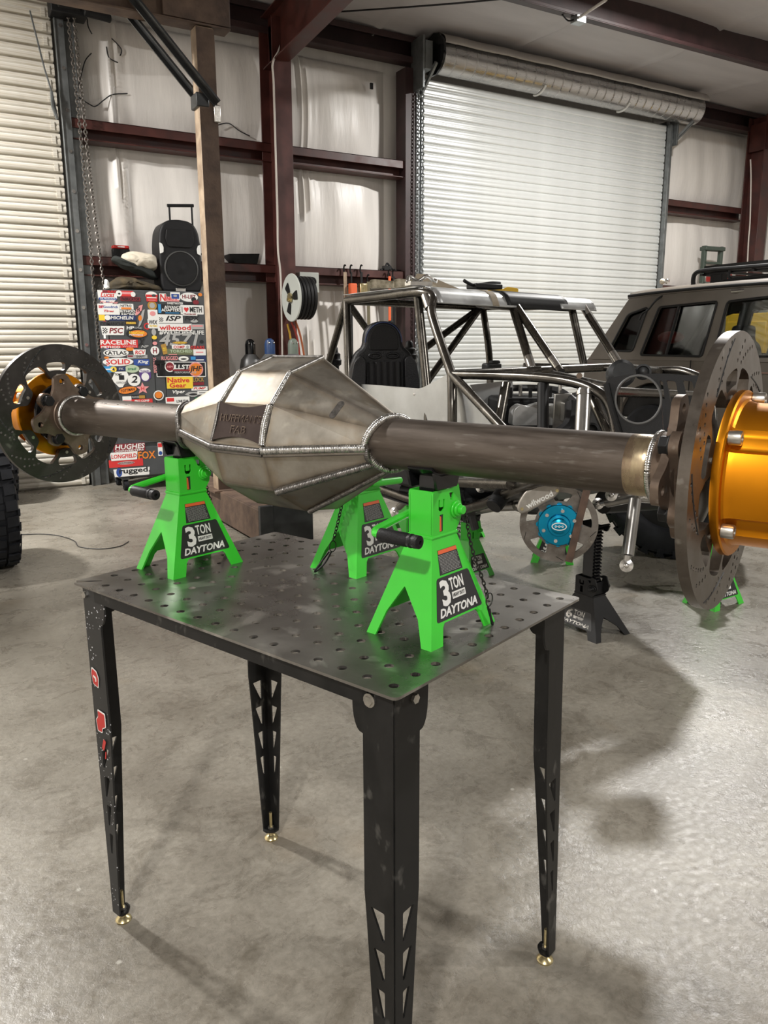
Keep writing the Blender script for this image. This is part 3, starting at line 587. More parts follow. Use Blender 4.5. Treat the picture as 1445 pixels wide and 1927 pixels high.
    if handle == 'left':
        hp = [(px0, TY+0.012, pz0), (px0-0.03, TY+0.014, pz0-0.004), (-0.105, TY+0.012, pz0-0.020), (-0.124, TY+0.006, pz0-0.024), (-0.129, TY-0.006, pz0-0.025), (-0.129, -0.065, pz0-0.026)]
        hd_.tube(smooth_path(hp, 5), 0.0075, 10); hd_.build('handle', green, t)
        gp = MB(); gp.lathe([(0.010, 0), (0.0125, 0.002), (0.0125, 0.062), (0.0112, 0.064), (0.0112, 0.067), (0.0125, 0.069), (0.0125, 0.072), (0.011, 0.074), (0.011, 0.077), (0.0122, 0.079), (0.0115, 0.088), (0.006, 0.0905), (0.0035, 0.090), (0.0035, 0.087)], 18, frame((-0.129, TY-0.008, pz0-0.0255), (1, 0, 0), (0, 0, 1))); gp.build('grip', M_BLKP, t)
    elif handle == 'right':
        hd_.tube(smooth_path([(px0-0.04, -TY-0.014, Z0+0.022), (px0-0.01, -TY-0.016, Z0+0.020), (px0+0.062, -TY-0.016, Z0+0.016)], 5), 0.0085, 12); hd_.ball((px0+0.062, -TY-0.016, Z0+0.016), 0.0085, 8); hd_.build('handle', green, t)
    elif handle == 'back':
        hd_.tube(smooth_path([(px0, TY+0.012, pz0), (px0+0.05, TY+0.014, pz0-0.02), (px0+0.09, TY+0.012, pz0-0.05)], 5), 0.0075, 8); hd_.build('handle', green, t)
    # saddle: post, curved cradle with end lips
    sd = MB(); zc = saddle_h+0.048
    sd.box((0, 0, (Z1-0.03+saddle_h-0.005)/2), (0.040, 0.034, saddle_h-0.005-(Z1-0.03)))
    R0, R1 = 0.049, 0.057; na = 14; a0, a1 = math.radians(222), math.radians(318)
    for (ya, yb) in ((-0.028, 0.028),):
        vs = []
        for i in range(na+1):
            a = a0+(a1-a0)*i/na
            for rr, yy in ((R0, ya), (R1, ya), (R1, yb), (R0, yb)): vs.append((rr*math.cos(a), yy, zc+rr*math.sin(a)))
        fs = [(4*i+j_, 4*i+(j_+1) % 4, 4*i+4+(j_+1) % 4, 4*i+4+j_) for i in range(na) for j_ in range(4)]+[(3, 2, 1, 0), tuple(4*na+q for q in range(4))]
        sd.add(vs, fs)
    for s in (-1, 1): sd.prism(rpoly([(-0.030, zc-0.075), (0.030, zc-0.075), (0.040, zc-0.043), (0.020, zc-0.051), (-0.020, zc-0.051), (-0.040, zc-0.043)], 0.003), s*0.030-0.003, s*0.030+0.003, frame((0, 0, 0), (1, 0, 0), (0, 0, 1)))
    sd.build('saddle', M_BLKG, t, smooth=30, bevel=0.001)
    if tons == '6':
        rb = MB(); rb.box((0.004, 0, 0.37), (0.026, 0.024, 0.28))
        for i in range(17): rb.prism([(0.019, 0), (0.030, 0.004), (0.030, 0.009), (0.019, 0.015)], -0.012, 0.012, frame((0, 0, 0.235+i*0.0165), (1, 0, 0), (0, 0, 1)))
        rb.build('ratchet_bar', M_BLKG, t)
    # label on the wide face
    def on_face(u, h, off, roll=0.0):
        fn = face('-y'); p = Vector(fn(u, h)); p2 = Vector(fn(u, h+0.01)); yd = (p2-Vector(fn(u, h)))
        yd = Vector((0, yd.y, yd.z)).normalized(); nrm = Vector((1, 0, 0)).cross(yd); return frame(p+nrm*off, (1, 0, 0), yd)
    M = on_face(0, 0.089, 0.0004); k = 1/math.cos(math.atan((BY-TY)/H))
    def wx(h): return lerp(BX, TX, (0.089+h/k)/H)
    lb = MB(); hb, ht = -0.050, 0.026
    lb.mesh(plate(rpoly([(-wx(hb)+0.016, hb), (wx(hb)-0.016, hb), (wx(ht)-0.012, ht), (-wx(ht)+0.014, ht)], 0.006, 4), (), 0.0006), M)
    lo = lb.build('label', M_LBL, t, smooth=0)
    def lett(body_, x, y, wd, ht_, bold=0.0, shear=0.0, m_=M_WHT, off=0.0009, **kw):
        mb = MB(); mb.mesh(fit(text(body_, 1.0, bold, shear), wd, ht_), on_face(0, 0.089, off) @ T(x, y, 0)); return mb.build('lettering', m_, lo, smooth=0)
    sty = M_WHT if not worn else mat('worn white print', (0.75, 0.72, 0.66), 0.6, col2=(0.02, 0.02, 0.02), vscale=60)
    lett(tons, -0.031, -0.003, 0.026, 0.048, 0.035, 0, sty); lett('TON', 0.006, 0.009, 0.042, 0.023, 0.02, 0, sty)
    pb = MB(); pb.mesh(plate(rrect(0.0075, -0.0125, 0.041, 0.0125, 0.0005, 1), (), 0.0003), on_face(0, 0.089, 0.0008)); pb.build('lettering', sty, lo, smooth=0)
    if detail: lett('HEAVY DUTY', 0.0075, -0.0125, 0.036, 0.0068, 0.02, 0, M_LBL, 0.0012)
    lett('DAYTONA', -0.001, -0.0365, 0.116, 0.0165, 0.03, 0.3, sty)
    if detail:
        tg = MB(); M2 = on_face(0, 0.138, 0.0004); tg.mesh(plate([(-0.036, -0.021), (0.034, -0.021), (0.027, 0.024), (-0.029, 0.024)], (), 0.0006), M2); tl = tg.build('instruction_label', M_LBL, t, smooth=0)
        tg = MB(); tg.mesh(plate([(-0.0295, 0.0165), (0.0275, 0.0165), (0.0265, 0.0235), (-0.0285, 0.0235)], (), 0.0003), on_face(0, 0.138, 0.0009)); tg.build('warning_band', M_ORG, tl, smooth=0)
        tx = MB(); rnd = random.Random(3)
        for i in range(13):
            x0 = -0.031+0.0002*i; yy = 0.0135-0.0026*i; xx = x0+0.0005*0; end = 0.026+0.0004*i-0.004*rnd.random()
            while xx < end:
                wl = 0.003+0.005*rnd.random(); tx.box((xx+wl/2, yy, 0), (min(wl, end-xx), 0.0010, 0.0002), on_face(0, 0.138, 0.0009)); xx += wl+0.0012
        stuff(tx.build('fine_print', mat('pale fine print', (0.33, 0.33, 0.32), 0.6), tl, smooth=0))
    return t
AZ = 1.249; A0 = Vector((0.779, 1.178, AZ)); ADIR = Vector((0.3885, -0.9215, 0)).normalized()
JA = math.atan2(0.067, 0.193)
SG = 'green jack stands standing on the perforated table'
j1 = jack_stand((0.5115, 1.840, TZ), JA, 'green jack stand under the far left end of the axle, beside the rusty post', grp=SG)
j2 = jack_stand((0.877, 1.630, TZ), JA, 'green jack stand standing free behind the axle, half hidden by its housing', handle='right', grp=SG, saddle_h=0.282)
j3 = jack_stand((0.785, 1.178, TZ), JA, 'green jack stand under the near right axle tube, chain hanging down its label', grp=SG)
# retaining chains with ring and hairpin
def stand_chain(t, pts, ring, pin):
    c_ = MB(); chain(c_, pts, 0.0115, 0.0013); stuff(c_.build('chain', M_CHAIN, t))
    r = MB(); r.tube([Vector(ring)+Vector((math.cos(a)*0.011, -0.002, math.sin(a)*0.013)) for a in [2*PI*i/18 for i in range(18)]], 0.0012, 6, closed=True); r.build('split_ring', M_CHAIN, t)
    h = MB(); h.tube(smooth_path(pin, 5), 0.0022, 7); h.build('lock_pin', M_BLK, t)
stand_chain(j3, [(0.046, -0.038, 0.228), (0.052, -0.040, 0.205), (0.060, -0.0475, 0.15), (0.0725, -0.060, 0.10), (0.079, -0.0695, 0.064), (0.077, -0.074, 0.052)], (0.074, -0.078, 0.052), [(0.071, -0.079, 0.038), (0.077, -0.080, 0.022), (0.084, -0.083, 0.002), (0.078, -0.084, 0.006), (0.074, -0.081, 0.034)])
stand_chain(j2, [(-0.042, 0.008, 0.20), (-0.052, 0.010, 0.17), (-0.066, 0.013, 0.12), (-0.085, 0.012, 0.075)], (-0.092, 0.010, 0.062), [(-0.092, 0.012, 0.05), (-0.105, 0.02, 0.024), (-0.125, 0.03, 0.005), (-0.130, 0.028, 0.010), (-0.10, 0.012, 0.05)])
stand_chain(j1, [(0.046, -0.012, 0.205), (0.062, -0.004, 0.17), (0.078, 0.004, 0.12), (0.095, 0.01, 0.06)], (0.098, 0.012, 0.05), [(0.100, 0.012, 0.045), (0.115, 0.02, 0.025), (0.140, 0.03, 0.006), (0.134, 0.034, 0.004), (0.102, 0.02, 0.044)])

# ================================================================== THE AXLE
ax = thing('axle', 'fabricated steel drive axle with drilled rotors, resting on two green jack stands', 'axle', A0, math.atan2(ADIR.y, ADIR.x))
def W(s, n, z): return Vector((s, -n, z))            # s along the axle to the near end, n toward the camera side
RT_ = 0.0472
t_ = MB(); t_.tube([W(-1.135, 0, 0), W(-0.60, 0, 0)], RT_, 48); t_.build('axle_tube', M_TUBE, ax, smooth=40)
t_ = MB(); t_.tube([W(-0.14, 0, 0), W(0.372, 0, 0)], RT_, 48); t_.build('axle_tube', M_TUBE, ax, smooth=40)
t_ = MB(); t_.tube([W(0.372, 0, 0), W(0.40, 0, 0), W(0.405, 0, 0)], [RT_, RT_, 0.045], 48, caps=False); t_.build('tube_end', M_TINT, ax, smooth=40)
# centre housing
S1, S2 = -0.455, -0.31
VP = [(-0.06, 0.157), (0.04, 0.128), (0.093, 0.068), (0.12, -0.010), (0.121, -0.020), (0.096, -0.102), (0.003, -0.158), (-0.1, -0.172), (-0.17, -0.14), (-0.20, -0.03), (-0.19, 0.06), (-0.145, 0.112)]
K = len(VP)
def ringpt(i, side):
    n, z = VP[i]; a = math.atan2(z, n) if n > -0.15 else math.atan2(z, n)
    ang = [112, 68, 38, 0, -8, -48, -88, -112, -140, 185, 155, 132][i]; a = math.radians(ang)
    r = 0.0490; top = max(0, math.sin(a)); s = -0.118+0.045*abs(math.sin(a/2))**1.2
    if side < 0: s = 2*(S1+S2)/2-s
    return W(s, r*math.cos(a), r*math.sin(a))
hm = MB(); vs = [W(S1, n, z) for n, z in VP]+[W(S2, n, z) for n, z in VP]+[ringpt(i, -1) for i in range(K)]+[ringpt(i, 1) for i in range(K)]
fs = []
for i in range(K):
    q = (i+1) % K; fs += [(i, q, K+q, K+i), (2*K+i, 2*K+q, q, i), (K+i, K+q, 3*K+q, 3*K+i)]
hm.add(vs, fs); hm.build('centre_housing', M_HOUS, ax, smooth=0, bevel=0.006, seg=3)
# stitched plate lines: weld beads
def bead(pts, r, m_=M_WELD, step=0.0034):
    b_ = MB(); weld(b_, pts, r*1.25, step); return b_.build('weld_bead', m_, ax, smooth=60)
V2 = [W(S2, n, z) for n, z in VP]; V1_ = [W(S1, n, z) for n, z in VP]
for a, b_ in ((0, 1), (1, 2)): bead([V2[a], V2[b_]], 0.0042)
for a, b_ in ((0, 1), (1, 2)): bead([V1_[a], V1_[b_]], 0.0036)
bead([V1_[2], V1_[3]], 0.003, M_WELDD); bead([V2[2], V2[3]], 0.0035, M_WELDD)
bead([V1_[0], V2[0]], 0.003, M_WELDD)
sm = lambda a, b_, t, o=0.0: a.lerp(b_, t)+Vector((0, -o, 0))
seamR = ringpt(3, 1)+W(0.012, 0.004, -0.006)
bead([V2[4]+W(0, 0.004, 0.002), V2[4].lerp(seamR, .5)+W(0, 0.004, 0.002), seamR], 0.0068); bead([V1_[4]+W(0, .003, 0), V2[4]+W(0, .003, 0)], 0.0052, M_WELDD); bead([ringpt(4, -1), V1_[4]+W(0, .003, 0)], 0.0048, M_WELDD)
sp = MB(); sh0 = [V1_[4], V2[4], seamR]                        # flange lip under the seam
for a, b_ in ((V1_[4], V2[4]), (V2[4], seamR), (ringpt(4, -1), V1_[4])): sp.bar(a+W(0, -0.004, -0.007), b_+W(0, -0.004, -0.007), 0.018, 0.009)
sp.build('seam_flange', M_HOUS, ax, smooth=0, bevel=0.002)
g0 = V2[5]+W(0.012, 0.004, 0.0); g1 = ringpt(5, 1)+W(0, 0.002, 0)
bead([g0, g0.lerp(g1, .5)+W(0, .003, 0), g1], 0.0062, M_WELDD); h0 = V2[6]+W(0.01, 0.001, 0.0)
bead([h0, h0.lerp(ringpt(6, 1), .5)+W(0, .001, -.001), ringpt(6, 1)], 0.005, M_WELDD)
bead([seamR, ringpt(4, 1)+W(0.01, 0.003, -0.016), g1], 0.005, M_WELDD)
for side in (1, -1):
    pts = []
    for i in range(40):
        a = math.radians(-110+i*330/39-60); s = -0.114+0.045*abs(math.sin(a/2))**1.2
        if side < 0: s = S1+S2-s
        pts.append(W(s, 0.0505*math.cos(a), 0.0505*math.sin(a)))
    bead(pts, 0.0058 if side > 0 else 0.0045, M_WELD if side > 0 else M_WELDD)
# patches of heat-affected plate lines (plug weld slots) standing a hair proud
def on_quad(a, b_, c_, d_, u, v): return (a.lerp(b_, u)).lerp(d_.lerp(c_, u), v)
def slotweld(p, q, wd):
    mb = MB(); x = (q-p); nrm = Vector((0.5, -0.6, 0.6)); mid = (p+q)/2
    A_, B_, D_ = V2[1], V2[2], ringpt(2, 1); nn_ = (B_-A_).cross(D_-A_).normalized(); nn_ = -nn_ if nn_.y > 0 else nn_
    M = frame(mid, x, nn_.cross(x)); mb.mesh(plate(rrect(0, 0, x.length, wd, wd*0.49, 5), (), 0.003), M); return mb.build('plug_weld', M_WELDD, ax, smooth=30, bevel=0.001)
p0 = on_quad(V2[1], V2[2], ringpt(2, 1), ringpt(1, 1), 0.97, 0.60); p1 = on_quad(V2[1], V2[2], ringpt(2, 1), ringpt(1, 1), 0.08, 0.60); slotweld(p0, p1, 0.013)
# name plate
a, b_, c_, d_ = V1_[2], V2[2], V2[3], V1_[3]
xd = (b_-a).normalized(); yd = (a-d_).normalized(); nrm = xd.cross(yd)
wq, hq = (b_-a).length, (a-d_).length
pts = [(-wq/2+0.003+0.006*math.sin(PI*t/8)*0, -hq/2+0.004) for t in (0,)]
po = []
for i in range(9): u = i/8; po.append((lerp(-wq/2+0.004, wq/2-0.003, u), -hq/2+0.002+0.011*math.sin(PI*u)))
for i in range(9): u = i/8; po.append((wq/2-0.003-0.007*math.sin(PI*u), lerp(-hq/2+0.002, hq/2-0.0, u)))
for i in range(9): u = i/8; po.append((lerp(wq/2-0.003, -wq/2+0.004, u), hq/2-0.009*math.sin(PI*u)))
for i in range(9): u = i/8; po.append((-wq/2+0.004+0.006*math.sin(PI*u), lerp(hq/2, -hq/2+0.002, u)))
MNP = frame((a+b_+c_+d_)/4+nrm*0.0035, xd, yd)
np_ = MB(); np_.mesh(plate(po, (), 0.006), MNP); npo = np_.build('name_plate', M_NAME, ax, smooth=30)
for tx_, yy, wd in (("HUFFMAN'S", 0.009, wq*0.80), ('FAB', -0.014, wq*0.30)):
    mb = MB(); mb.mesh(fit(text(tx_, 1, 0.0), wd, 0.015), MNP @ T(0.002, yy, 0.0034)); mb.build('lettering', M_CUT, npo, smooth=0)
    mb = MB(); mb.mesh(fit(text(tx_, 1, -0.012), wd*0.985, 0.0135), MNP @ T(0.0026, yy-0.0004, 0.0038)); mb.build('lettering', M_NAME, npo, smooth=0)
bead([MNP @ Vector((wq/2+0.001, -hq/2, 0.001)), MNP @ Vector((wq/2-0.003, 0, 0.002)), MNP @ Vector((wq/2+0.001, hq/2, 0.001))], 0.005)
bead([MNP @ Vector((-wq/2, -hq/2, 0.0)), MNP @ Vector((-wq/2+0.003, 0, 0.001)), MNP @ Vector((-wq/2, hq/2, 0.0))], 0.0035, M_WELDD)
# rotors
def rotor(s0, r, th, mt, phase, name='brake_rotor'):
    sc_ = r/0.19
    O = circ(0, 0, r, 110); hs = []
    inn = []                    # six lobes with long slots alternate with six open bays
    q_ = sc_*0.19/0.1875
    for k in range(12):
        a = 2*PI*k/12+phase
        if k % 2 == 0:
            for d, rr in ((-0.245, 0.118), (-0.225, 0.108), (-0.19, 0.099), (-0.12, 0.0955), (0, 0.0945), (0.12, 0.0955), (0.19, 0.099), (0.225, 0.108), (0.245, 0.118)): inn.append((rr*q_*math.cos(a+d), rr*q_*math.sin(a+d)))
            sl = [(lerp(-0.17, 0.17, i/8), 0.1185) for i in range(9)]+[(0.20, 0.1225), (0.21, 0.129), (0.20, 0.1365)]+[(lerp(0.17, -0.17, i/8), 0.140) for i in range(9)]+[(-0.20, 0.1365), (-0.21, 0.129), (-0.20, 0.1225)]
            hs.append([(rr*q_*math.cos(a+d), rr*q_*math.sin(a+d)) for d, rr in sl])
        else:
            for d, rr in ((-0.215, 0.130), (-0.19, 0.1375), (-0.14, 0.1405), (-0.07, 0.141), (0, 0.1412), (0.07, 0.141), (0.14, 0.1405), (0.19, 0.1375), (0.215, 0.130)): inn.append((rr*q_*math.cos(a+d), rr*q_*math.sin(a+d)))
    hs.append(inn)
    pat = []
    for k in range(10):
        a = 2*PI*k/10+phase+0.1
        for i in range(6): t = i/5; pat.append((lerp(0.149, 0.181, t), a+lerp(0.0, 0.30, t)))
        for i in range(4): t = i/3; pat.append((lerp(0.152, 0.178, t), a+lerp(-0.06, 0.12, t)-0.07))
    for rr, an in pat: hs.append(circ(rr*sc_*math.cos(an), rr*sc_*math.sin(an), 0.0031, 8))
    M = frame(W(s0, 0, 0), (0, -1, 0), (0, 0, 1))          # plate axis along the axle
    mb = MB(); mb.mesh(plate(O, hs, th), M); ro = mb.build(name, mt, ax, smooth=30)
    for k in range(5):                                     # curved slots milled into both faces
        a = 2*PI*k/5+phase+0.55
        for sg in (-1, 1):
            g = MB(); g.tube([M @ Vector((lerp(0.147, 0.183, i/10)*sc_*math.cos(a+0.55*(i/10)**0.8), lerp(0.147, 0.183, i/10)*sc_*math.sin(a+0.55*(i/10)**0.8), sg*th/2)) for i in range(11)], 0.0011, 5); g.build('wiper_groove', M_BLK if sg > 0 else M_IRON, ro)
    for k in range(6):
        a = 2*PI*k/6+phase
        b_ = MB(); p = M @ Vector((0.106*sc_*math.cos(a), 0.106*sc_*math.sin(a), th/2)); q = M @ Vector((0.106*sc_*math.cos(a), 0.106*sc_*math.sin(a), -th/2-0.002)); b_.cyl(p+(p-q).normalized()*0.002, q, 0.0042, n=10); b_.build('screw', M_BOLT, ro)
    return ro
rotor(-1.218, 0.1875, 0.014, M_ROTOR, math.radians(88)); rotor(0.505, 0.198, 0.015, M_ROTORB, math.radians(16))
# wheel-end brackets, one builder for both ends (d = +1 near end, -1 far end)
def wheel_end(s_tube, d):
    e = MB(); e.lathe([(0.050, 0), (0.052, 0.004), (0.050, 0.022), (0.062, 0.036), (0.066, 0.042)], 40, frame(W(s_tube, 0, 0), (0, d, 0), (0, 0, 1))); e.build('spindle_neck', M_CAST, ax, smooth=40)
    wl = [W(s_tube, 0.0495*math.cos(a), 0.0495*math.sin(a)) for a in [2*PI*i/60 for i in range(61)]]; bead(wl, 0.0044, M_WELD)
    M1 = frame(W(s_tube+d*0.030, 0, 0), (0, 1, 0), (0, 0, 1))
    def star(a0, r, rr): return rpoly([(r*math.cos(math.radians(a0+90*k)), r*math.sin(math.radians(a0+90*k))) for k in range(4)], 0.02, 5)
    def lobes(a0, r, hole, w_=0.62):
        o_ = []
        for k in range(4):
            a = math.radians(a0+90*k); o_ += [((r*0.72)*math.cos(a-0.36), (r*0.72)*math.sin(a-0.36)), (r*math.cos(a-0.16), r*math.sin(a-0.16)), (r*math.cos(a+0.16), r*math.sin(a+0.16)), ((r*0.72)*math.cos(a+0.36), (r*0.72)*math.sin(a+0.36))]
        hs = [circ(hole*math.cos(math.radians(a0+90*k)), hole*math.sin(math.radians(a0+90*k)), 0.0075, 14) for k in range(4)]
        return rpoly(o_, 0.012, 3), hs
    o_, hs = lobes(102, 0.112, 0.092); p = MB(); p.mesh(plate(o_, hs, 0.012), M1); p.build('caliper_bracket', M_CAST, ax, smooth=30, bevel=0.0015)
    o_, hs = lobes(56, 0.094, 0.2); p = MB(); p.mesh(plate(o_, (), 0.014), frame(W(s_tube+d*0.043, 0, 0), (0, 1, 0), (0, 0, 1))); p.build('spindle_flange', M_CAST, ax, smooth=30, bevel=0.002)
    for k in range(4):
        a = math.radians(56+90*k); b_ = MB(); q = W(s_tube+d*0.036, -0.073*math.cos(a), 0.073*math.sin(a)); b_.cyl(q, q-W(d*0.004, 0, 0), 0.016, n=18); bolt_hex(b_, q-W(d*0.004, 0, 0), -W(d, 0, 0), 0.0145, 0.013); b_.build('bolt', M_BLK, ax, smooth=20, bevel=0.0012)
    s_ = MB(); s_.lathe([(0.083, 0.0), (0.085, 0.004), (0.085, 0.012), (0.06, 0.016)], 40, frame(W(s_tube+d*0.052, 0, 0), (0, d, 0), (0, 0, 1))); s_.build('hub_seal', M_BLKG, ax, smooth=40)
wheel_end(-1.140, -1); wheel_end(0.412, 1)
# gold hubs
def hub(s_face, d, a0, fr_=0.1175):
    M = frame(W(s_face, 0, 0), (0, d, 0), (0, 0, 1))
    f = MB(); f.lathe([(0.075, 0), (fr_-0.0015, 0), (fr_, 0.002), (fr_, 0.010), (fr_-0.002, 0.012), (fr_-0.0175, 0.0125)], 72, M); h = f.build('hub_flange', M_GOLD, ax, smooth=40)
    def rf(r_, hh, a):
        x = ((a-math.radians(a0)+PI/5) % (2*PI/5))-PI/5
        return r_-(0.0055 if abs(x) < 0.13 else 0.0 if abs(x) > 0.16 else 0.0055*(0.16-abs(x))/0.03)
    g = MB(); kk = fr_-0.1175; g.lathe([(0.106+kk, 0.012), (0.1025+kk, 0.015), (0.1005+kk, 0.022), (0.0995+kk, 0.078)], 180, M, rfun=rf); g.lathe([(0.0995+kk, 0.078), (0.098+kk, 0.086), (0.094, 0.090), (0.085, 0.092)], 72, M); g.build('hub_drum', M_GOLD, ax, smooth=30)
    g = MB(); g.lathe([(0.072, 0.090), (0.078, 0.094), (0.078, 0.10), (0.05, 0.104), (0.045, 0.13), (0.03, 0.132)], 40, M); g.build('drive_flange', M_CAST, ax)
    for k in range(5):
        a = math.radians(a0)+2*PI*k/5
        b_ = MB(); p = M @ Vector(((fr_-0.01)*math.cos(a), (fr_-0.01)*math.sin(a), 0.012)); q = M @ Vector(((fr_-0.01)*math.cos(a), (fr_-0.01)*math.sin(a), 0.029)); z = (q-p).normalized()
        fr = frame(p, *axes(z)); b_.lathe([(0.0085, 0), (0.0098, 0.001), (0.0098, 0.015), (0.0088, 0.017), (0.0055, 0.017), (0.0052, 0.011)], 18, fr); b_.build('cap_screw', M_BOLT, h)
hub(0.516, 1, 180-34); hub(-1.228, -1, 30, 0.114)
# paint marker writing scribbled along the far tube
wr = MB(); rnd = random.Random(11)
for i in range(26):
    s0 = -1.04+i*0.017+(0.02 if i % 6 == 0 else 0); a0_ = math.radians(57+4*rnd.random())
    if i % 6 in (2, 5): continue
    pts = []
    for k in range(4): pts.append(W(s0+0.006*rnd.random()+k*0.003, 0.0475*math.cos(a0_+0.09*rnd.random()*(k % 2)), 0.0475*math.sin(a0_+0.09*rnd.random()*(k % 2))))
    wr.tube(pts, 0.0005, 4)
stuff(wr.build('marker_scribble', mat('silver paint marker', (0.42, 0.4, 0.36), 0.5), ax))

# ================================================================== STICKER-COVERED TOOL CABINET
CYF = 8.0                                              # front face of the cabinet
cab = thing('tool_cabinet', 'tall grey wheeled tool cabinet covered in racing stickers, left of the rusty post', 'cabinet', (2.06, CYF, 0))
cx0, cx1 = 1.555, 2.545; cl, chh = cx0-2.06, cx1-2.06; czt = 1.965
b = MB(); b.box(((cl+chh)/2, 0.235, (0.13+czt)/2), (chh-cl, 0.45, czt-0.13)); b.build('cabinet_body', M_CAB, cab, bevel=0.012)
dm = (cl+chh)/2-0.02
for x0, x1 in ((cl+0.02, dm-0.055), (dm+0.055, chh-0.02)):
    b = MB(); b.box(((x0+x1)/2, 0.003, (0.46+czt)/2-0.01), (x1-x0, 0.018, czt-0.46-0.05)); b.build('door', M_CAB, cab, bevel=0.004)
b = MB(); b.box((dm, 0.004, (0.46+czt)/2-0.01), (0.10, 0.014, czt-0.46-0.05)); b.build('centre_post', M_CAB, cab, bevel=0.003)
b = MB(); b.box(((cl+chh)/2, 0.003, 0.29), (chh-cl-0.03, 0.018, 0.29)); b.build('drawer', M_CAB, cab, bevel=0.004)
b = MB(); b.box((dm+0.0, -0.010, 1.27), (0.10, 0.02, 0.045)); b.box((dm+0.01, -0.012, 1.20), (0.022, 0.02, 0.12)); b.build('latch_handle', M_BLK, cab, bevel=0.004)
for x in (cl+0.07, chh-0.07):
    for y in (0.05, 0.40):
        c_ = MB(); c_.cyl((x-0.02, y, 0.055), (x+0.02, y, 0.055), 0.055, n=18); co = c_.build('caster', M_RUB, cab, bevel=0.005)
        f = MB(); f.box((x, y, 0.122), (0.07, 0.08, 0.016)); f.box((x-0.026, y, 0.085), (0.006, 0.04, 0.07)); f.box((x+0.026, y, 0.085), (0.006, 0.04, 0.07)); f.build('caster_fork', M_GALVD, co)
COL = {'w': M_WHT, 'r': mat('sticker red', (0.62, 0.035, 0.035), 0.45), 'k': mat('sticker black', (0.015, 0.015, 0.017), 0.45), 'b': mat('sticker blue', (0.03, 0.075, 0.30), 0.45), 'lb': mat('sticker sky blue', (0.04, 0.28, 0.6), 0.45),
       'y': mat('sticker yellow', (0.85, 0.6, 0.05), 0.45), 'o': mat('sticker orange', (0.75, 0.22, 0.03), 0.45), 'g': mat('sticker green', (0.03, 0.19, 0.09), 0.45), 'gr': mat('sticker grey', (0.4, 0.4, 0.39), 0.45), 'dr': mat('sticker dark red', (0.22, 0.02, 0.03), 0.45),
       'lg': mat('sticker pale green', (0.45, 0.55, 0.38), 0.45), 'pk': mat('sticker pink', (0.75, 0.30, 0.30), 0.45), 'dg': mat('sticker dark grey', (0.05, 0.052, 0.055), 0.45), 'ol': mat('sticker olive', (0.15, 0.17, 0.09), 0.45), 'au': mat('sticker ochre', (0.42, 0.24, 0.05), 0.45), 'pu': mat('sticker purple', (0.10, 0.05, 0.22), 0.45), 'db': mat('sticker navy', (0.02, 0.035, 0.12), 0.45)}
STK = [0]
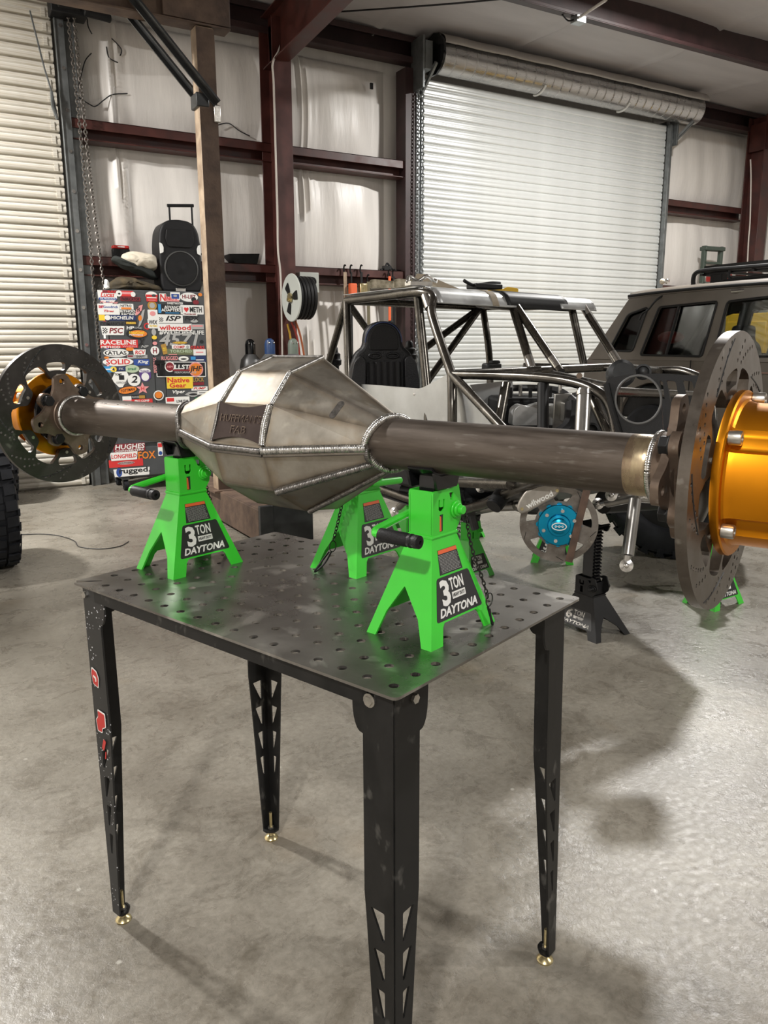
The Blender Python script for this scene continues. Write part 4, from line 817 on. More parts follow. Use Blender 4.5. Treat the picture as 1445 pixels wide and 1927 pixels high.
def sticker(px, py, wpx, hpx, shape, bg, items=(), rot=0.0, rim=None, border=None):
    """px,py,wpx,hpx in photograph pixels on the cabinet front; items: (text, colour, dx, dy, w, h, shear) as fractions of the sticker"""
    p = py_(px, py, CYF); s = (py_(px+1, py, CYF)-p).length; s = 1/FPX*((p-CAM).dot(FW))/0.93; wd, ht = wpx*s, hpx*s*0.97; p.z = min(p.z, czt-0.012-ht/2)
    STK[0] += 1; off = -0.0075-0.00035*(STK[0] % 9)
    M = frame((p.x-2.06, off, p.z), (1, 0, 0), (0, 0, 1)) @ RZ(math.radians(rot))
    th = 0.0006
    def shp(w_, h_):
        if shape == 'r': return rrect(0, 0, w_, h_, min(w_, h_)*0.06, 2)
        if shape == 'e': return circ(0, 0, w_/2, 26, h_/2)
        if shape == 's': return [((w_/2 if i % 2 == 0 else w_/4.6)*math.sin(2*PI*i/10), (h_/2 if i % 2 == 0 else h_/4.6)*math.cos(2*PI*i/10)) for i in range(10)]
        if shape == 'p': return [(-w_/2+h_*0.12, -h_/2), (w_/2-h_*0.12, -h_/2), (w_/2, h_/2), (-w_/2, h_/2)]
        if shape == 'sh': return [(-w_/2, h_/2), (w_/2, h_/2), (w_*0.48, -h_*0.1), (w_*0.2, -h_/2), (-w_*0.2, -h_/2), (-w_*0.48, -h_*0.1)]
        if shape == 'l': return [(-w_/2, -h_/2), (-w_*0.1, -h_*0.35), (w_*0.3, 0), (w_/2, h_/2), (w_*0.1, h_*0.42), (-w_*0.3, 0.05*h_)]
        if shape == 'd': return [(-w_/2, 0), (-w_*.25, h_/2), (w_*.4, h_/2), (w_/2, h_*.2), (w_*.1, -h_/2), (-w_*.1, -h_/2)]
    if bg:
        mb = MB(); mb.mesh(plate(shp(wd, ht), (), th), M); o = mb.build('sticker', COL[bg], cab, smooth=0)
        if rim: mb = MB(); mb.mesh(plate(shp(wd*rim[1], ht*rim[2]), (), th), M @ T(0, 0, -0.0003) @ T(0, 0, 0.0006)); mb.build('print', COL[rim[0]], o, smooth=0)
    else: o = None
    for ii, it in enumerate(items):
        mb = MB(); dz = T(0, 0, 0.00045*ii)
        if it[0] == '#rect': mb.mesh(plate(rrect(it[2]*wd, it[3]*ht, it[4]*wd, it[5]*ht, 0.0005, 1), (), th), M @ dz @ T(0, 0, 0.0006))
        elif it[0] == '#oval': mb.mesh(plate(circ(it[2]*wd, it[3]*ht, it[4]*wd/2, 20, it[5]*ht/2), (), th), M @ dz @ T(0, 0, 0.0006))
        elif it[0] == '#check':
            for i in range(4):
                for k_ in range(5):
                    if (i+k_) % 2 == 0: mb.mesh(plate(rrect(it[2]*wd+(i-1.5)*it[4]*wd/4, it[3]*ht+(k_-2)*it[5]*ht/5, it[4]*wd/4, it[5]*ht/5, 0.0002, 1), (), th), M @ dz @ T(0, 0, 0.0006))
        elif it[0] == '#heart':
            mb.mesh(plate([(it[2]*wd+it[4]*wd*0.5*math.sin(a)**3, it[3]*ht+it[5]*ht*0.5*(13*math.cos(a)-5*math.cos(2*a)-2*math.cos(3*a)-math.cos(4*a))/15) for a in [2*PI*i/22 for i in range(22)]], (), th), M @ dz @ T(0, 0, 0.0006))
        else: mb.mesh(fit(text(it[0], 1, 0.025, it[6] if len(it) > 6 else 0, 0.0001), it[4]*wd, it[5]*ht), M @ dz @ T(it[2]*wd, it[3]*ht, 0.0008))
        if o is None: o = mb.build('sticker', COL[it[1]], cab, smooth=0)
        else: mb.build('lettering' if it[0][0] != '#' else 'print', COL[it[1]], o, smooth=0)
S_ = sticker
S_(202, 557, 33, 24, 'sh', 'w', (('Lucas', 'r', 0, 0.18, 0.72, 0.36, 0.3), ('#rect', 'b', 0, -0.12, 0.9, 0.16), ('OIL PRODUCTS', 'w', 0, -0.12, 0.78, 0.10), ('INC.', 'b', 0, -0.34, 0.2, 0.12)))
S_(205, 569, 32, 4, 'r', None, (('Racing', 'pk', 0, 0, 1, 1, 0.3),)); S_(212, 544, 36, 5, 'r', 'dr', (('RACER', 'r', 0.1, 0, 0.7, 0.9),))
S_(236, 550, 26, 10, 'r', 'r', (('#rect', 'pk', 0, 0.1, 0.8, 0.4), ('#oval', 'w', -0.45, 0, 0.4, 1.1), ('#oval', 'k', -0.43, -0.05, 0.16, 0.3), ('#oval', 'w', 0.48, -0.1, 0.32, 0.9)))
S_(245, 563, 34, 7, 'r', 'dr', (('FABRICATOR', 'k', 0, 0, 0.9, 0.8, 0.2),))
S_(284, 550, 21, 14, 'e', 'w', (('#oval', 'dg', 0.2, 0.0, 0.36, 0.34),)); S_(285, 561, 21, 12, 'p', 'r', (('#rect', 'w', 0, 0.05, 0.8, 0.12), ('#rect', 'pk', 0, -0.3, 0.6, 0.1)))
S_(204, 582, 37, 19, 'r', 'w', (('BFGoodrich', 'b', 0.0, 0.22, 0.86, 0.24), ('BF', 'r', -0.33, 0.22, 0.22, 0.26), ('Tires', 'r', 0.0, -0.16, 0.46, 0.2, 0.3)))
S_(237, 577, 25, 10, 'r', 'w', (('NITRO', 'k', 0, 0.14, 0.75, 0.42), ('#rect', 'o', 0, -0.3, 0.7, 0.34)))
S_(238, 588, 30, 11, 'r', None, (('METHOD', 'w', 0, 0.2, 1, 0.42), ('RACING', 'w', 0.1, -0.3, 0.8, 0.4)))
S_(261, 584, 15, 20, 'l', 'pk', (('FK', 'k', 0, 0.05, 0.4, 0.4),)); S_(266, 599, 9, 34, 'l', 'gr', (('#oval', 'o', -0.3, 0.0, 0.7, 0.3),), -8)
S_(221, 598, 63, 10, 'r', 'db', (('#rect', 'y', -0.42, 0, 0.16, 1), ('#oval', 'w', -0.27, 0, 0.16, 0.9), ('MICHELIN', 'w', 0.12, 0, 0.62, 0.6, 0.2)))
S_(211, 610, 42, 8, 'r', 'dg', (('COMANCHE', 'k', 0, 0, 0.95, 0.9),)); S_(246, 607, 19, 8, 'r', 'k', (('#rect', 'au', 0, -0.1, 0.9, 0.5), ('TORCO', 'y', 0, -0.1, 0.8, 0.4)))
S_(212, 622, 40, 16, 'p', 'w', (('#check', 'k', -0.33, 0.0, 0.2, 0.62), ('PSC', 'dr', 0.14, 0.0, 0.6, 0.62, 0.2)))
S_(257, 628, 36, 18, 'e', 'k', (('#oval', 'o', 0.08, 0, 0.82, 0.7), ('MetalCloak', 'y', 0, 0.12, 0.74, 0.24, 0.2), ('Performance', 'w', -0.04, -0.1, 0.66, 0.16, 0.2))); S_(252, 617, 26, 6, 'r', None, (('HP', 'w', -0.25, 0, 0.5, 1, 0.1), ('RACING', 'gr', 0.26, -0.1, 0.46, 0.6)))
S_(275, 614, 9, 12, 'r', None, (('C', 'r', 0, 0, 1, 1),)); S_(224, 645, 64, 11, 'r', 'r', (('RACELINE', 'w', -0.02, 0.06, 0.94, 0.72),)); S_(224, 652, 64, 5, 'r', 'r', (('METHOD', 'w', -0.22, -0.2, 0.5, 0.8), ('WHEELS', 'pk', 0.28, 0, 0.4, 0.7)))
S_(266, 644, 12, 12, 'r', None, (('X', 'k', 0, 0, 1, 1, 0.4),)); S_(272, 652, 13, 5, 'r', None, (('NP', 'gr', 0, 0, 1, 1, 0.3),))
S_(218, 664, 43, 15, 'e', 'w', (('#oval', 'k', 0, 0, 0.9, 0.76), ('#oval', 'w', 0.03, 0, 0.85, 0.7), ('ATLAS', 'k', 0.04, 0, 0.74, 0.44)))
S_(244, 657, 14, 6, 'e', 'o'); S_(262, 663, 22, 10, 'p', 'w', (('RCV', 'r', 0.05, 0, 0.8, 0.7, 0.2),)); S_(264, 671, 24, 6, 'r', 'gr', (('SHAFT', 'k', 0, 0, 0.6, 0.6),)); S_(245, 671, 11, 7, 'r', 'gr', (('#rect', 'dr', 0, 0.1, 0.8, 0.4),))
S_(222, 681, 52, 15, 'e', 'w', (('SOLID', 'r', 0, 0, 0.78, 0.62),), 0, None); S_(200, 673, 8, 4, 'e', 'o')
S_(266, 682, 27, 11, 'r', 'b', (('King', 'w', 0.1, 0.05, 0.7, 0.66, 0.3),)); S_(248, 694, 25, 14, 'e', 'lg', (('trail', 'g', 0, 0, 0.6, 0.34, 0.2),))
S_(205, 695, 20, 11, 'r', 'lb', (('#rect', 'w', 0, 0, 0.9, 0.2),)); S_(213, 695, 11, 10, 'e', 'y', (('4', 'k', 0, 0, 0.4, 0.6),)); S_(228, 694, 14, 7, 'r', 'db', (('FK', 'gr', 0, 0, 0.6, 0.6),))
S_(272, 698, 20, 9, 'e', 'w', (('Toledo', 'pu', 0, 0, 0.8, 0.4),)); S_(273, 709, 20, 16, 'sh', 'pu', (('#oval', 'w', 0, 0, 0.66, 0.9),))
S_(226, 714, 30, 28, 'd', 'w', (('#rect', 'k', 0.08, 0.12, 0.3, 0.3), ('TOMS', 'k', -0.1, 0.32, 0.4, 0.16), ('OFFROAD', 'gr', 0.05, -0.2, 0.6, 0.14))); S_(252, 715, 22, 22, 'e', 'w', (('2', 'k', 0.02, 0.06, 0.5, 0.56, 0.2),))
S_(240, 734, 33, 14, 'e', 'k', (('#oval', 'o', 0, 0, 0.94, 0.84), ('TOTTMAN', 'k', 0.0, 0, 0.74, 0.36, 0.2)), 8); S_(268, 731, 24, 22, 's', 'pk', (('H', 'r', 0, 0, 0.22, 0.28),))
S_(240, 751, 18, 10, 'r', 'w', (('#rect', 'pk', 0, -0.3, 0.9, 0.3),)); S_(260, 747, 24, 8, 'r', 'k', (('#rect', 'au', 0.26, 0, 0.42, 0.7), ('MAXXIS', 'gr', -0.2, 0, 0.5, 0.5))); S_(267, 755, 36, 8, 'r', 'r', (('PRO COMP', 'w', 0, 0.1, 0.7, 0.5),))
# centre post
S_(286, 575, 16, 16, 'e', 'au', (('#oval', 'gr', 0, 0, 0.6, 0.6),)); S_(287, 592, 17, 17, 'r', 'w', (('#oval', 'pk', 0, 0.1, 0.6, 0.5),)); S_(288, 609, 19, 17, 'r', 'w', (('WIX', 'k', 0, 0.14, 0.8, 0.44, 0.15), ('FILTERS', 'y', 0, -0.26, 0.7, 0.2)))
S_(289, 625, 8, 12, 'e', 'gr'); S_(290, 635, 9, 7, 'e', 'y'); S_(291, 646, 8, 6, 'e', 'pk'); S_(291, 660, 15, 16, 'e', 'w', (('H', 'dr', 0, 0, 0.46, 0.6),))
S_(291, 687, 28, 7, 'r', 'dg', (('SPIDERTRAX', 'pk', 0, 0, 0.95, 0.8),), 90); S_(298, 744, 18, 18, 'e', 'w', (('#oval', 'k', 0, 0, 0.8, 0.8), ('#oval', 'o', 0, 0.04, 0.7, 0.66)))
# right door
S_(308, 559, 22, 24, 'e', 'dg'); S_(306, 560, 12, 14, 'r', 'w', (('N', 'r', 0, 0, 0.9, 0.9, 0.1),)); S_(324, 563, 24, 8, 'r', 'pk', (('Nitro', 'r', -0.05, 0.1, 0.8, 0.7, 0.2),)); S_(329, 553, 17, 13, 'r', 'w', (('#rect', 'b', 0, -0.06, 0.8, 0.66), ('#oval', 'gr', 0, 0, 0.4, 0.3)))
S_(355, 557, 32, 16, 'e', 'w', (('HI-LIFT', 'dr', 0, 0.05, 0.74, 0.42),)); S_(376, 552, 7, 6, 'e', 'o'); S_(364, 564, 9, 9, 'e', 'k'); S_(368, 569, 11, 8, 'e', 'dr'); S_(329, 571, 28, 4, 'r', None, (('SWEETWATER', 'w', 0, 0, 1, 1),)); S_(354, 571, 16, 4, 'r', 'k')
S_(319, 582, 41, 17, 'r', 'k', (('#rect', 'lb', -0.43, 0.05, 0.12, 0.9), ('ADVANCE', 'w', 0.12, 0.22, 0.7, 0.3), ('ADAPTERS', 'w', 0.06, -0.08, 0.84, 0.3), ('#rect', 'lb', 0.1, -0.38, 0.6, 0.08)))
S_(361, 583, 41, 16, 'r', 'w', (('I', 'k', -0.43, 0, 0.025, 0.62), ('#heart', 'r', -0.25, 0.02, 0.2, 0.6), ('METH', 'k', 0.16, 0.02, 0.52, 0.6))); S_(357, 591, 26, 6, 'r', 'w', (('Thunderstik', 'dr', 0, 0, 0.86, 0.5, 0.3),))
S_(320, 600, 44, 15, 'r', 'w', (('#check', 'k', -0.36, -0.1, 0.16, 0.5), ('ISP', 'k', 0.12, 0.06, 0.62, 0.6, 0.3))); S_(361, 599, 26, 8, 'r', None, (('FOX', 'k', 0, 0, 1, 1, 0.2),)); S_(365, 604, 14, 6, 'e', 'gr')
S_(329, 616, 60, 13, 'r', 'w', (('wilwood', 'r', 0, -0.04, 0.92, 0.66),)); S_(371, 615, 23, 9, 'r', 'gr', (('#rect', 'pk', 0, 0.15, 0.8, 0.3),))
S_(342, 626, 79, 8, 'r', None, (('#WIDEOPENLIFE', 'w', 0, 0, 1, 1),)); S_(337, 639, 70, 23, 'r', None, (('4571', 'gr', 0, 0, 1, 1, 0.25),)); S_(379, 643, 7, 6, 'e', 'k')
S_(340, 653, 32, 8, 'r', 'w', (('COMP', 'r', -0.1, 0, 0.62, 0.62), ('#oval', 'gr', 0.36, 0, 0.16, 0.7))); S_(338, 645, 26, 5, 'e', 'au', (('YUKON', 'y', 0, 0, 0.7, 0.5),))
S_(309, 657, 9, 18, 'r', 'au', (('ZR1', 'y', 0, 0, 0.6, 0.3),), 12); S_(340, 662, 48, 11, 'r', 'ol', (('TORCHED', 'lg', 0, 0.1, 0.8, 0.45), ('#rect', 'pk', -0.3, -0.42, 0.3, 0.14))); S_(371, 654, 25, 6, 'r', None, (('GEARS', 'r', 0, 0, 1, 1),)); S_(375, 663, 22, 11, 'r', 'w', (('#rect', 'pk', 0, 0.0, 0.6, 0.2),))
S_(319, 674, 29, 7, 'r', None, (('RUGGED', 'pk', 0, 0, 1, 1),)); S_(345, 675, 18, 9, 'e', 'w', (('#oval', 'k', 0, -0.05, 0.6, 0.3),)); S_(372, 675, 28, 11, 'r', 'db', (('#rect', 'lb', -0.3, 0.1, 0.3, 0.5), ('#rect', 'w', 0.12, -0.2, 0.5, 0.14)))
S_(341, 695, 87, 27, 'r', 'w', (('#rect', 'k', 0, 0, 0.97, 0.9), ('ALLSTAR', 'w', 0.05, 0.16, 0.6, 0.30, 0.1), ('#rect', 'dr', 0.07, -0.06, 0.5, 0.10), ('PERFORMANCE', 'gr', 0.08, -0.2, 0.44, 0.13)), -1)
S_(309, 696, 20, 22, 's', 'w'); S_(319, 690, 18, 19, 'e', 'w', (('#oval', 'dr', 0, 0, 0.8, 0.8), ('AEM', 'pk', 0, 0, 0.6, 0.2))); S_(368, 695, 26, 26, 'e', 'pk', (('#oval', 'o', 0, 0, 0.84, 0.84), ('JHF', 'k', 0, 0, 0.86, 0.46, 0.2)))
S_(338, 720, 46, 21, 'r', 'y', (('Native', 'r', -0.05, 0.22, 0.84, 0.42), ('Gear', 'r', -0.08, -0.22, 0.64, 0.4)), -1); S_(373, 714, 20, 8, 'r', None, (('LOCK', 'au', 0, 0, 1, 1),)); S_(373, 722, 20, 5, 'r', 'dr'); S_(375, 731, 29, 7, 'r', 'w', (('PUMP', 'r', 0, 0.05, 0.74, 0.6, 0.3),))
S_(336, 738, 22, 8, 'r', None, (('Viper', 'w', 0, 0, 1, 1, 0.2),)); S_(363, 742, 30, 9, 'd', 'gr', (('#oval', 'k', 0, 0, 0.5, 0.4),)); S_(381, 739, 19, 6, 'r', 'w', (('#rect', 'k', 0, 0, 0.7, 0.2),))
S_(334, 755, 42, 16, 'r', 'w', (('#rect', 'r', -0.3, 0.2, 0.3, 0.4), ('LONE STAR', 'k', 0.2, 0.0, 0.5, 0.3))); S_(379, 754, 24, 13, 'r', 'g', (('#rect', 'k', 0.26, 0.3, 0.46, 0.3), ('RUBICON', 'w', 0, -0.1, 0.85, 0.3)))
# drawer front
S_(243, 842, 54, 15, 'r', 'dr', (('HUGHES', 'w', 0.02, 0.12, 0.94, 0.6, 0.15), ('CONVERTERS', 'w', 0, -0.34, 0.9, 0.2))); S_(233, 858, 47, 15, 'p', 'w', (('LONGFIELD', 'r', 0, 0, 0.92, 0.5, 0.1),)); S_(276, 856, 30, 14, 'r', None, (('FOX', 'o', 0, 0, 1, 1),))
S_(237, 871, 58, 14, 'r', 'r', (('#oval', 'gr', 0, 0, 0.5, 0.4), ('SOUTHERN', 'dr', 0, 0, 0.44, 0.22))); S_(248, 888, 62, 14, 'p', 'w', (('rugged.', 'k', 0.08, 0.12, 0.86, 0.9),)); S_(224, 889, 10, 16, 'e', 'b'); S_(301, 845, 8, 24, 'r', 'w', (('#rect', 'r', 0, 0.3, 0.9, 0.3), ('#oval', 'b', 0, -0.3, 0.8, 0.3)))
# the left side panel carries a strip of worn stickers
for i in range(9):
    q = MB(); z = 1.86-0.155*i; q.box((cl-0.001, 0.06+0.05*(i % 3), z), (0.002, 0.09+0.03*(i % 2), 0.09)); q.build('sticker', [COL['gr'], COL['dr'], COL['w'], COL['pu'], COL['pk']][i % 5], cab, smooth=0)

# ------------------------------------------------------------------ loudspeaker, cloths, radio on and above the cabinet
sp_ = thing('loudspeaker', 'black portable loudspeaker with raised pull handle standing on the sticker cabinet', 'loudspeaker', (2.335, 8.10, czt))
ol = [(-0.185, 0.0), (0.185, 0.0), (0.205, 0.06), (0.215, 0.22), (0.21, 0.46), (0.195, 0.58), (0.16, 0.65), (0.10, 0.685), (0, 0.695), (-0.10, 0.685), (-0.16, 0.65), (-0.195, 0.58), (-0.21, 0.46), (-0.215, 0.22), (-0.205, 0.06)]
b = MB(); b.prism(rpoly(ol, 0.03, 3), 0, 0.30, frame((0, 0.30, 0), (1, 0, 0), (0, 0, 1))); b.build('shell', M_BLKP, sp_, smooth=40, bevel=0.02, seg=3)
b = MB(); b.lathe([(0.172, 0), (0.172, 0.010), (0.160, 0.014), (0.155, 0.004)], 40, frame((0, -0.0, 0.225), (1, 0, 0), (0, 0, 1)), closed=False); b.build('woofer_ring', mat('dark grey rubber ring', (0.05, 0.05, 0.048), 0.5), sp_, smooth=40)
b = MB(); b.lathe([(0.154, 0.0145), (0.10, 0.012), (0.05, 0.016), (0.0, 0.02)], 32, frame((0, -0.0, 0.225), (1, 0, 0), (0, 0, 1))); b.build('grille', M_BLK, sp_)
b = MB(); b.prism(rpoly([(-0.12, 0.43), (0.12, 0.43), (0.145, 0.5), (0.13, 0.6), (-0.13, 0.6), (-0.145, 0.5)], 0.02), 0.0, 0.012, frame((0, 0.0, 0), (1, 0, 0), (0, 0, 1))); b.build('horn', M_BLK, sp_, bevel=0.004)
for sg in (-1, 1):
    b = MB(); b.prism(rpoly([(sg*0.205, 0.36), (sg*0.172, 0.375), (sg*0.168, 0.42), (sg*0.182, 0.455), (sg*0.205, 0.465)][::sg], 0.006), -0.002, 0.010, frame((0, 0, 0), (1, 0, 0), (0, 0, 1))); b.build('side_grip', M_WHT, sp_)
b = MB(); b.tube([(-0.03, 0.2, 0.64), (-0.03, 0.2, 0.86)], 0.010, 8); b.tube([(0.20, 0.2, 0.60), (0.20, 0.2, 0.86)], 0.010, 8); b.tube([(-0.05, 0.2, 0.85), (0.22, 0.2, 0.87)], 0.016, 10); b.build('pull_handle', M_BLK, sp_)
b = MB(); b.box((-0.02, -0.006, 0.015), (0.10, 0.012, 0.04)); b.build('badge', M_CHROME, sp_, bevel=0.004)
def cloth(name, label, loc, pts, th, m_, rz=0, seed=1, cat='cloth'):
    """a folded cloth: a rounded lump with rippled folds; pts = (x, z) outline of its front"""
    rnd = random.Random(seed); k = len(pts); n = 16; vs = []; cxm = sum(p[0] for p in pts)/k; czm = sum(p[1] for p in pts)/k
    P = rpoly(pts, 0.05, 4); k = len(P); ph = [rnd.random()*6 for _ in range(4)]
    for j_ in range(n+1):
        t = j_/n; e = math.sin(PI*min(max(t, 0.02), 0.98))**0.35
        for x, z in P: vs.append((cxm+(x-cxm)*e+0.008*math.sin(z*60+ph[0]+t*5), (t-0.5)*th+0.012*math.sin(x*22+z*30+ph[1]), czm+(z-czm)*e*(1+0.05*math.sin(t*9+x*20+ph[2]))+0.006*math.sin(x*40+ph[3]+t*7)))
    fs = [(j_*k+i, j_*k+(i+1) % k, (j_+1)*k+(i+1) % k, (j_+1)*k+i) for j_ in range(n) for i in range(k)]+[tuple(range(k-1, -1, -1)), tuple(range(n*k, n*k+k))]
    zmin = min(v[2] for v in vs); vs = [(v[0], v[1], v[2]-zmin) for v in vs]
    o = MB().add(vs, fs).build(name, m_, None, smooth=70); o.location = loc; o.rotation_euler = (0, 0, rz); tag(o, label, cat); return o
cloth('canvas_bundle', 'olive canvas bundle with yellow edges lying lowest on the cabinet', (1.86, 8.19, czt), [(-0.24, 0), (0.30, 0), (0.28, 0.05), (0.02, 0.12), (-0.14, 0.14), (-0.24, 0.05)], 0.30, M_CLOTHO, 0, 2, 'canvas')
cloth('folded_jacket', 'dark green jacket folded over the canvas on the cabinet', (1.86, 8.19, czt+0.115), [(-0.18, 0.10), (-0.16, 0.14), (0.05, 0.10), (0.20, 0.03), (0.26, -0.06), (0.22, -0.07), (0.0, 0.0), (-0.12, 0.05)], 0.26, M_CLOTHD, 0, 3, 'jacket')
cloth('cream_towel', 'cream towel folded on top of the dark jacket beside the loudspeaker', (1.92, 8.17, czt+0.20), [(-0.17, 0.05), (-0.16, 0.15), (-0.06, 0.175), (0.16, 0.16), (0.20, 0.10), (0.17, 0.0), (0.05, 0.025), (-0.06, 0.01)], 0.24, M_CLOTH, 0, 5, 'towel')
cloth('white_rag', 'small white rag at the left edge of the cabinet top', (1.585, 8.03, czt), [(-0.025, 0), (0.03, 0), (0.02, 0.06), (-0.005, 0.10), (-0.02, 0.05)], 0.05, M_WHT, 0, 8, 'rag')
rd = thing('radio', 'small red and black radio sitting on the lower girt', 'radio', (1.86, 8.60, 2.315)); b = MB(); b.box((0, 0, 0.045), (0.17, 0.08, 0.09)); b.build('case', M_BLK, rd, bevel=0.008); b = MB(); b.box((0, 0, 0.105), (0.165, 0.085, 0.035)); b.build('lid', M_RED, rd, bevel=0.012); b = MB(); b.box((0, -0.043, 0.106), (0.07, 0.004, 0.01)); b.build('badge', M_WHT, rd)
tr = thing('drip_tray', 'black plastic drip tray resting on the lower girt beside the column', 'tray', (3.17, 8.60, 2.316)); b = MB(); b.add([(-0.12, -0.08, 0), (0.14, -0.08, 0), (0.14, 0.08, 0), (-0.12, 0.08, 0), (-0.19, -0.11, 0.085), (0.16, -0.11, 0.105), (0.16, 0.11, 0.105), (-0.19, 0.11, 0.085)], [(3, 2, 1, 0), (0, 1, 5, 4), (1, 2, 6, 5), (2, 3, 7, 6), (3, 0, 4, 7)]); b.build('pan', M_BLK, tr, smooth=0, thick=0.006)
lo_ = MB(); lo_.tube([(0.08*math.cos(a), 0, 0.06+0.075*math.sin(a)) for a in [PI*i/10-0.2 for i in range(12)]], 0.008, 6); lo_ = lo_.build('wire_hook', M_BLK); lo_.location = (2.74, 8.6, 2.27); tag(lo_, 'bent black wire hook on the girt right of the rusty post', 'hook')
cl_ = MB(); cl_.tube(smooth_path([(-0.09, 0, 0.01), (-0.03, 0, 0.03), (0.01, 0.01, 0.09), (0.05, 0, 0.05), (0.10, 0, 0.012), (0.2, 0.0, 0.012)], 5), 0.012, 6); cl_.box((0.0, 0, 0.035), (0.1, 0.06, 0.05)); cl_ = cl_.build('clamp', M_BLK, bevel=0.004); cl_.location = (5.02, 8.60, 2.316); tag(cl_, 'small black clamp sitting on the lower girt left of the straps', 'clamp')

# ================================================================== RUSTY HOIST FRAME
hf = thing('gantry_frame', 'rusty steel gantry frame with diagonal braces in front of the left wall', 'gantry', (2.04, 6.20, 0))
b = MB(); b.box((0, 0, 1.99), (0.134, 0.134, 3.46)); b.build('post', M_RUSTL, hf, bevel=0.008)
b = MB(); b.box((0.069, -0.0, 1.99), (0.006, 0.134, 3.44)); b.box((0, -0.069, 1.99), (0.132, 0.005, 3.44)); b.build('post_shade_faces', M_RUST, hf)  # darker sheets put the shade on the post's right and front into colour
b = MB(); ibeam(b, (0.20, 0, 3.86), (-4.2, 0, 3.86), 0.27, 0.15, 0.014, (0, 0, 1)); b.box((-0.05, -0.045, 3.86), (0.5, 0.05, 0.23)); b.build('top_beam', M_RUST, hf, bevel=0.004)
for dy in (-0.10, 0.13):
    b = MB(); b.bar((0.06, dy, 3.20), (-0.80, dy, 4.10), 0.07, 0.012, (0, 1, 0)); b.bar((0.06, dy-0.03, 3.20), (-0.80, dy-0.03, 4.10), 0.012, 0.07, (0, 1, 0)); b.build('diagonal_brace', M_IRON, hf)
b = MB(); b.box((0.06, -0.09, 3.13), (0.05, 0.02, 0.12)); b.build('gusset', M_BOLT, hf, bevel=0.006); b = MB(); b.box((-0.04, 0, 3.22), (0.10, 0.15, 0.10)); b.build('brace_clip', M_IRON, hf, bevel=0.01)
b = MB(); ibeam(b, (0.02, 0.9, 0.145), (0.02, -0.98, 0.145), 0.25, 0.16, 0.014, (0, 0, 1)); b.box((-0.065, -0.04, 0.145), (0.02, 1.87, 0.24)); b.build('base_beam', M_RUST, hf, bevel=0.003)
b = MB(); b.box((0.14, -0.99, 0.15), (0.42, 0.012, 0.30)); b.box((-0.03, -1.01, 0.15), (0.10, 0.04, 0.30)); b.build('end_plate', M_IRON, hf, bevel=0.003)
b = MB(); b.box((0, 0, 0.265), (0.24, 0.26, 0.016)); b.build('foot_plate', M_RUST, hf)

# ================================================================== COLUMN SERVICES: conduit, reel, outlet, cylinders
cn = MB(); cn.tube(smooth_path([py_(526, 72, 8.20), py_(524, 95, 8.19), py_(513, 120, 8.18), py_(515, 160, 8.18), py_(519, 300, 8.18), py_(522, 400, 8.18), py_(523, 470, 8.18), py_(528, 520, 8.18), py_(531, 640, 8.18), py_(532, 720, 8.18)], 6), 0.011, 8); cn = cn.build('conduit', M_WIRE); cn['label'] = 'thin pale cable running down the red column'; cn['category'] = 'cable'
rl = thing('hose_reel', 'grey hose reel wound with black hose on the red column', 'hose reel', (3.645, 7.91, 1.925))
MR = frame((0, 0, 0), (0, 1, 0), (0, 0, 1)) # axis x
MRX = frame((-0.19, 0, 0), (0, -1, 0), (0, 0, 1)) if False else frame((-0.20, 0, 0), (0, 1, 0), (0, 0, 1))
b = MB(); b.lathe([(0.19, -0.004), (0.245, -0.008), (0.25, 0.0), (0.245, 0.008), (0.19, 0.004), (0.10, 0.01), (0.02, 0.015)], 36, MRX); b.build('flange', M_REELW, rl, smooth=40)
b = MB(); b.lathe([(0.05, -0.03), (0.05, -0.012), (0.02, -0.010)], 20, MRX); b.cyl((-0.25, 0.0, -0.02), (-0.20, 0, -0.02), 0.02, n=10); b.build('swivel', M_BRASS, rl)
for k in range(3): b = MB(); a = 0.9+k*2.1; b.prism(rpoly([(0.06, -0.03), (0.17, -0.05), (0.17, 0.05), (0.06, 0.03)], 0.015), -0.013, -0.010, MRX @ RZ(a)); b.build('cutout', M_BLK, rl)
for k in range(5): b = MB(); b.tube([(-0.17+k*0.04, 0.205*math.cos(a), 0.205*math.sin(a)) for a in [2*PI*i/32 for i in range(32)]], 0.021, 10, closed=True); b.build('hose_coil', M_BLK, rl)
b = MB(); b.box((0.0, 0.285, 0.0), (0.06, 0.03, 0.3)); b.box((0.0, 0.15, 0.0), (0.05, 0.27, 0.04)); b.build('bracket', M_REELW, rl, bevel=0.004)
ob = thing('outlet_box', 'grey steel outlet box with a black plug above the hose reel', 'outlet box', (3.88, 8.455, 2.13)); b = MB(); b.box((0, 0, 0), (0.24, 0.132, 0.22)); b.build('box', M_REELW, ob, bevel=0.006); b = MB(); b.cyl((0, -0.06, 0.01), (0.01, -0.13, 0.0), 0.055, n=16); b.build('plug', M_BLK, ob, bevel=0.006)
hs_ = [((541, 610), (547, 640), (549, 690), 'yellow', mat('yellow hose', (0.45, 0.26, 0.03), 0.5)), ((549, 606), (560, 640), (566, 700), 'red', mat('red hose', (0.24, 0.03, 0.02), 0.5)), ((556, 604), (567, 640), (577, 710), 'orange', mat('orange brown hose', (0.32, 0.09, 0.03), 0.5))]
for i, (a, b_, c_, nm, mm) in enumerate(hs_):
    t_ = MB(); t_.tube(smooth_path([py_(*a, 8.1), py_(*b_, 8.12), py_(*c_, 8.12), py_(c_[0]+4, 800, 8.14), py_(c_[0]+4, 912, 8.14)], 6), 0.012, 8); o = t_.build('hanging_hose', mm); tag(o, nm+' hose hanging down from below the black hose reel', 'hose')
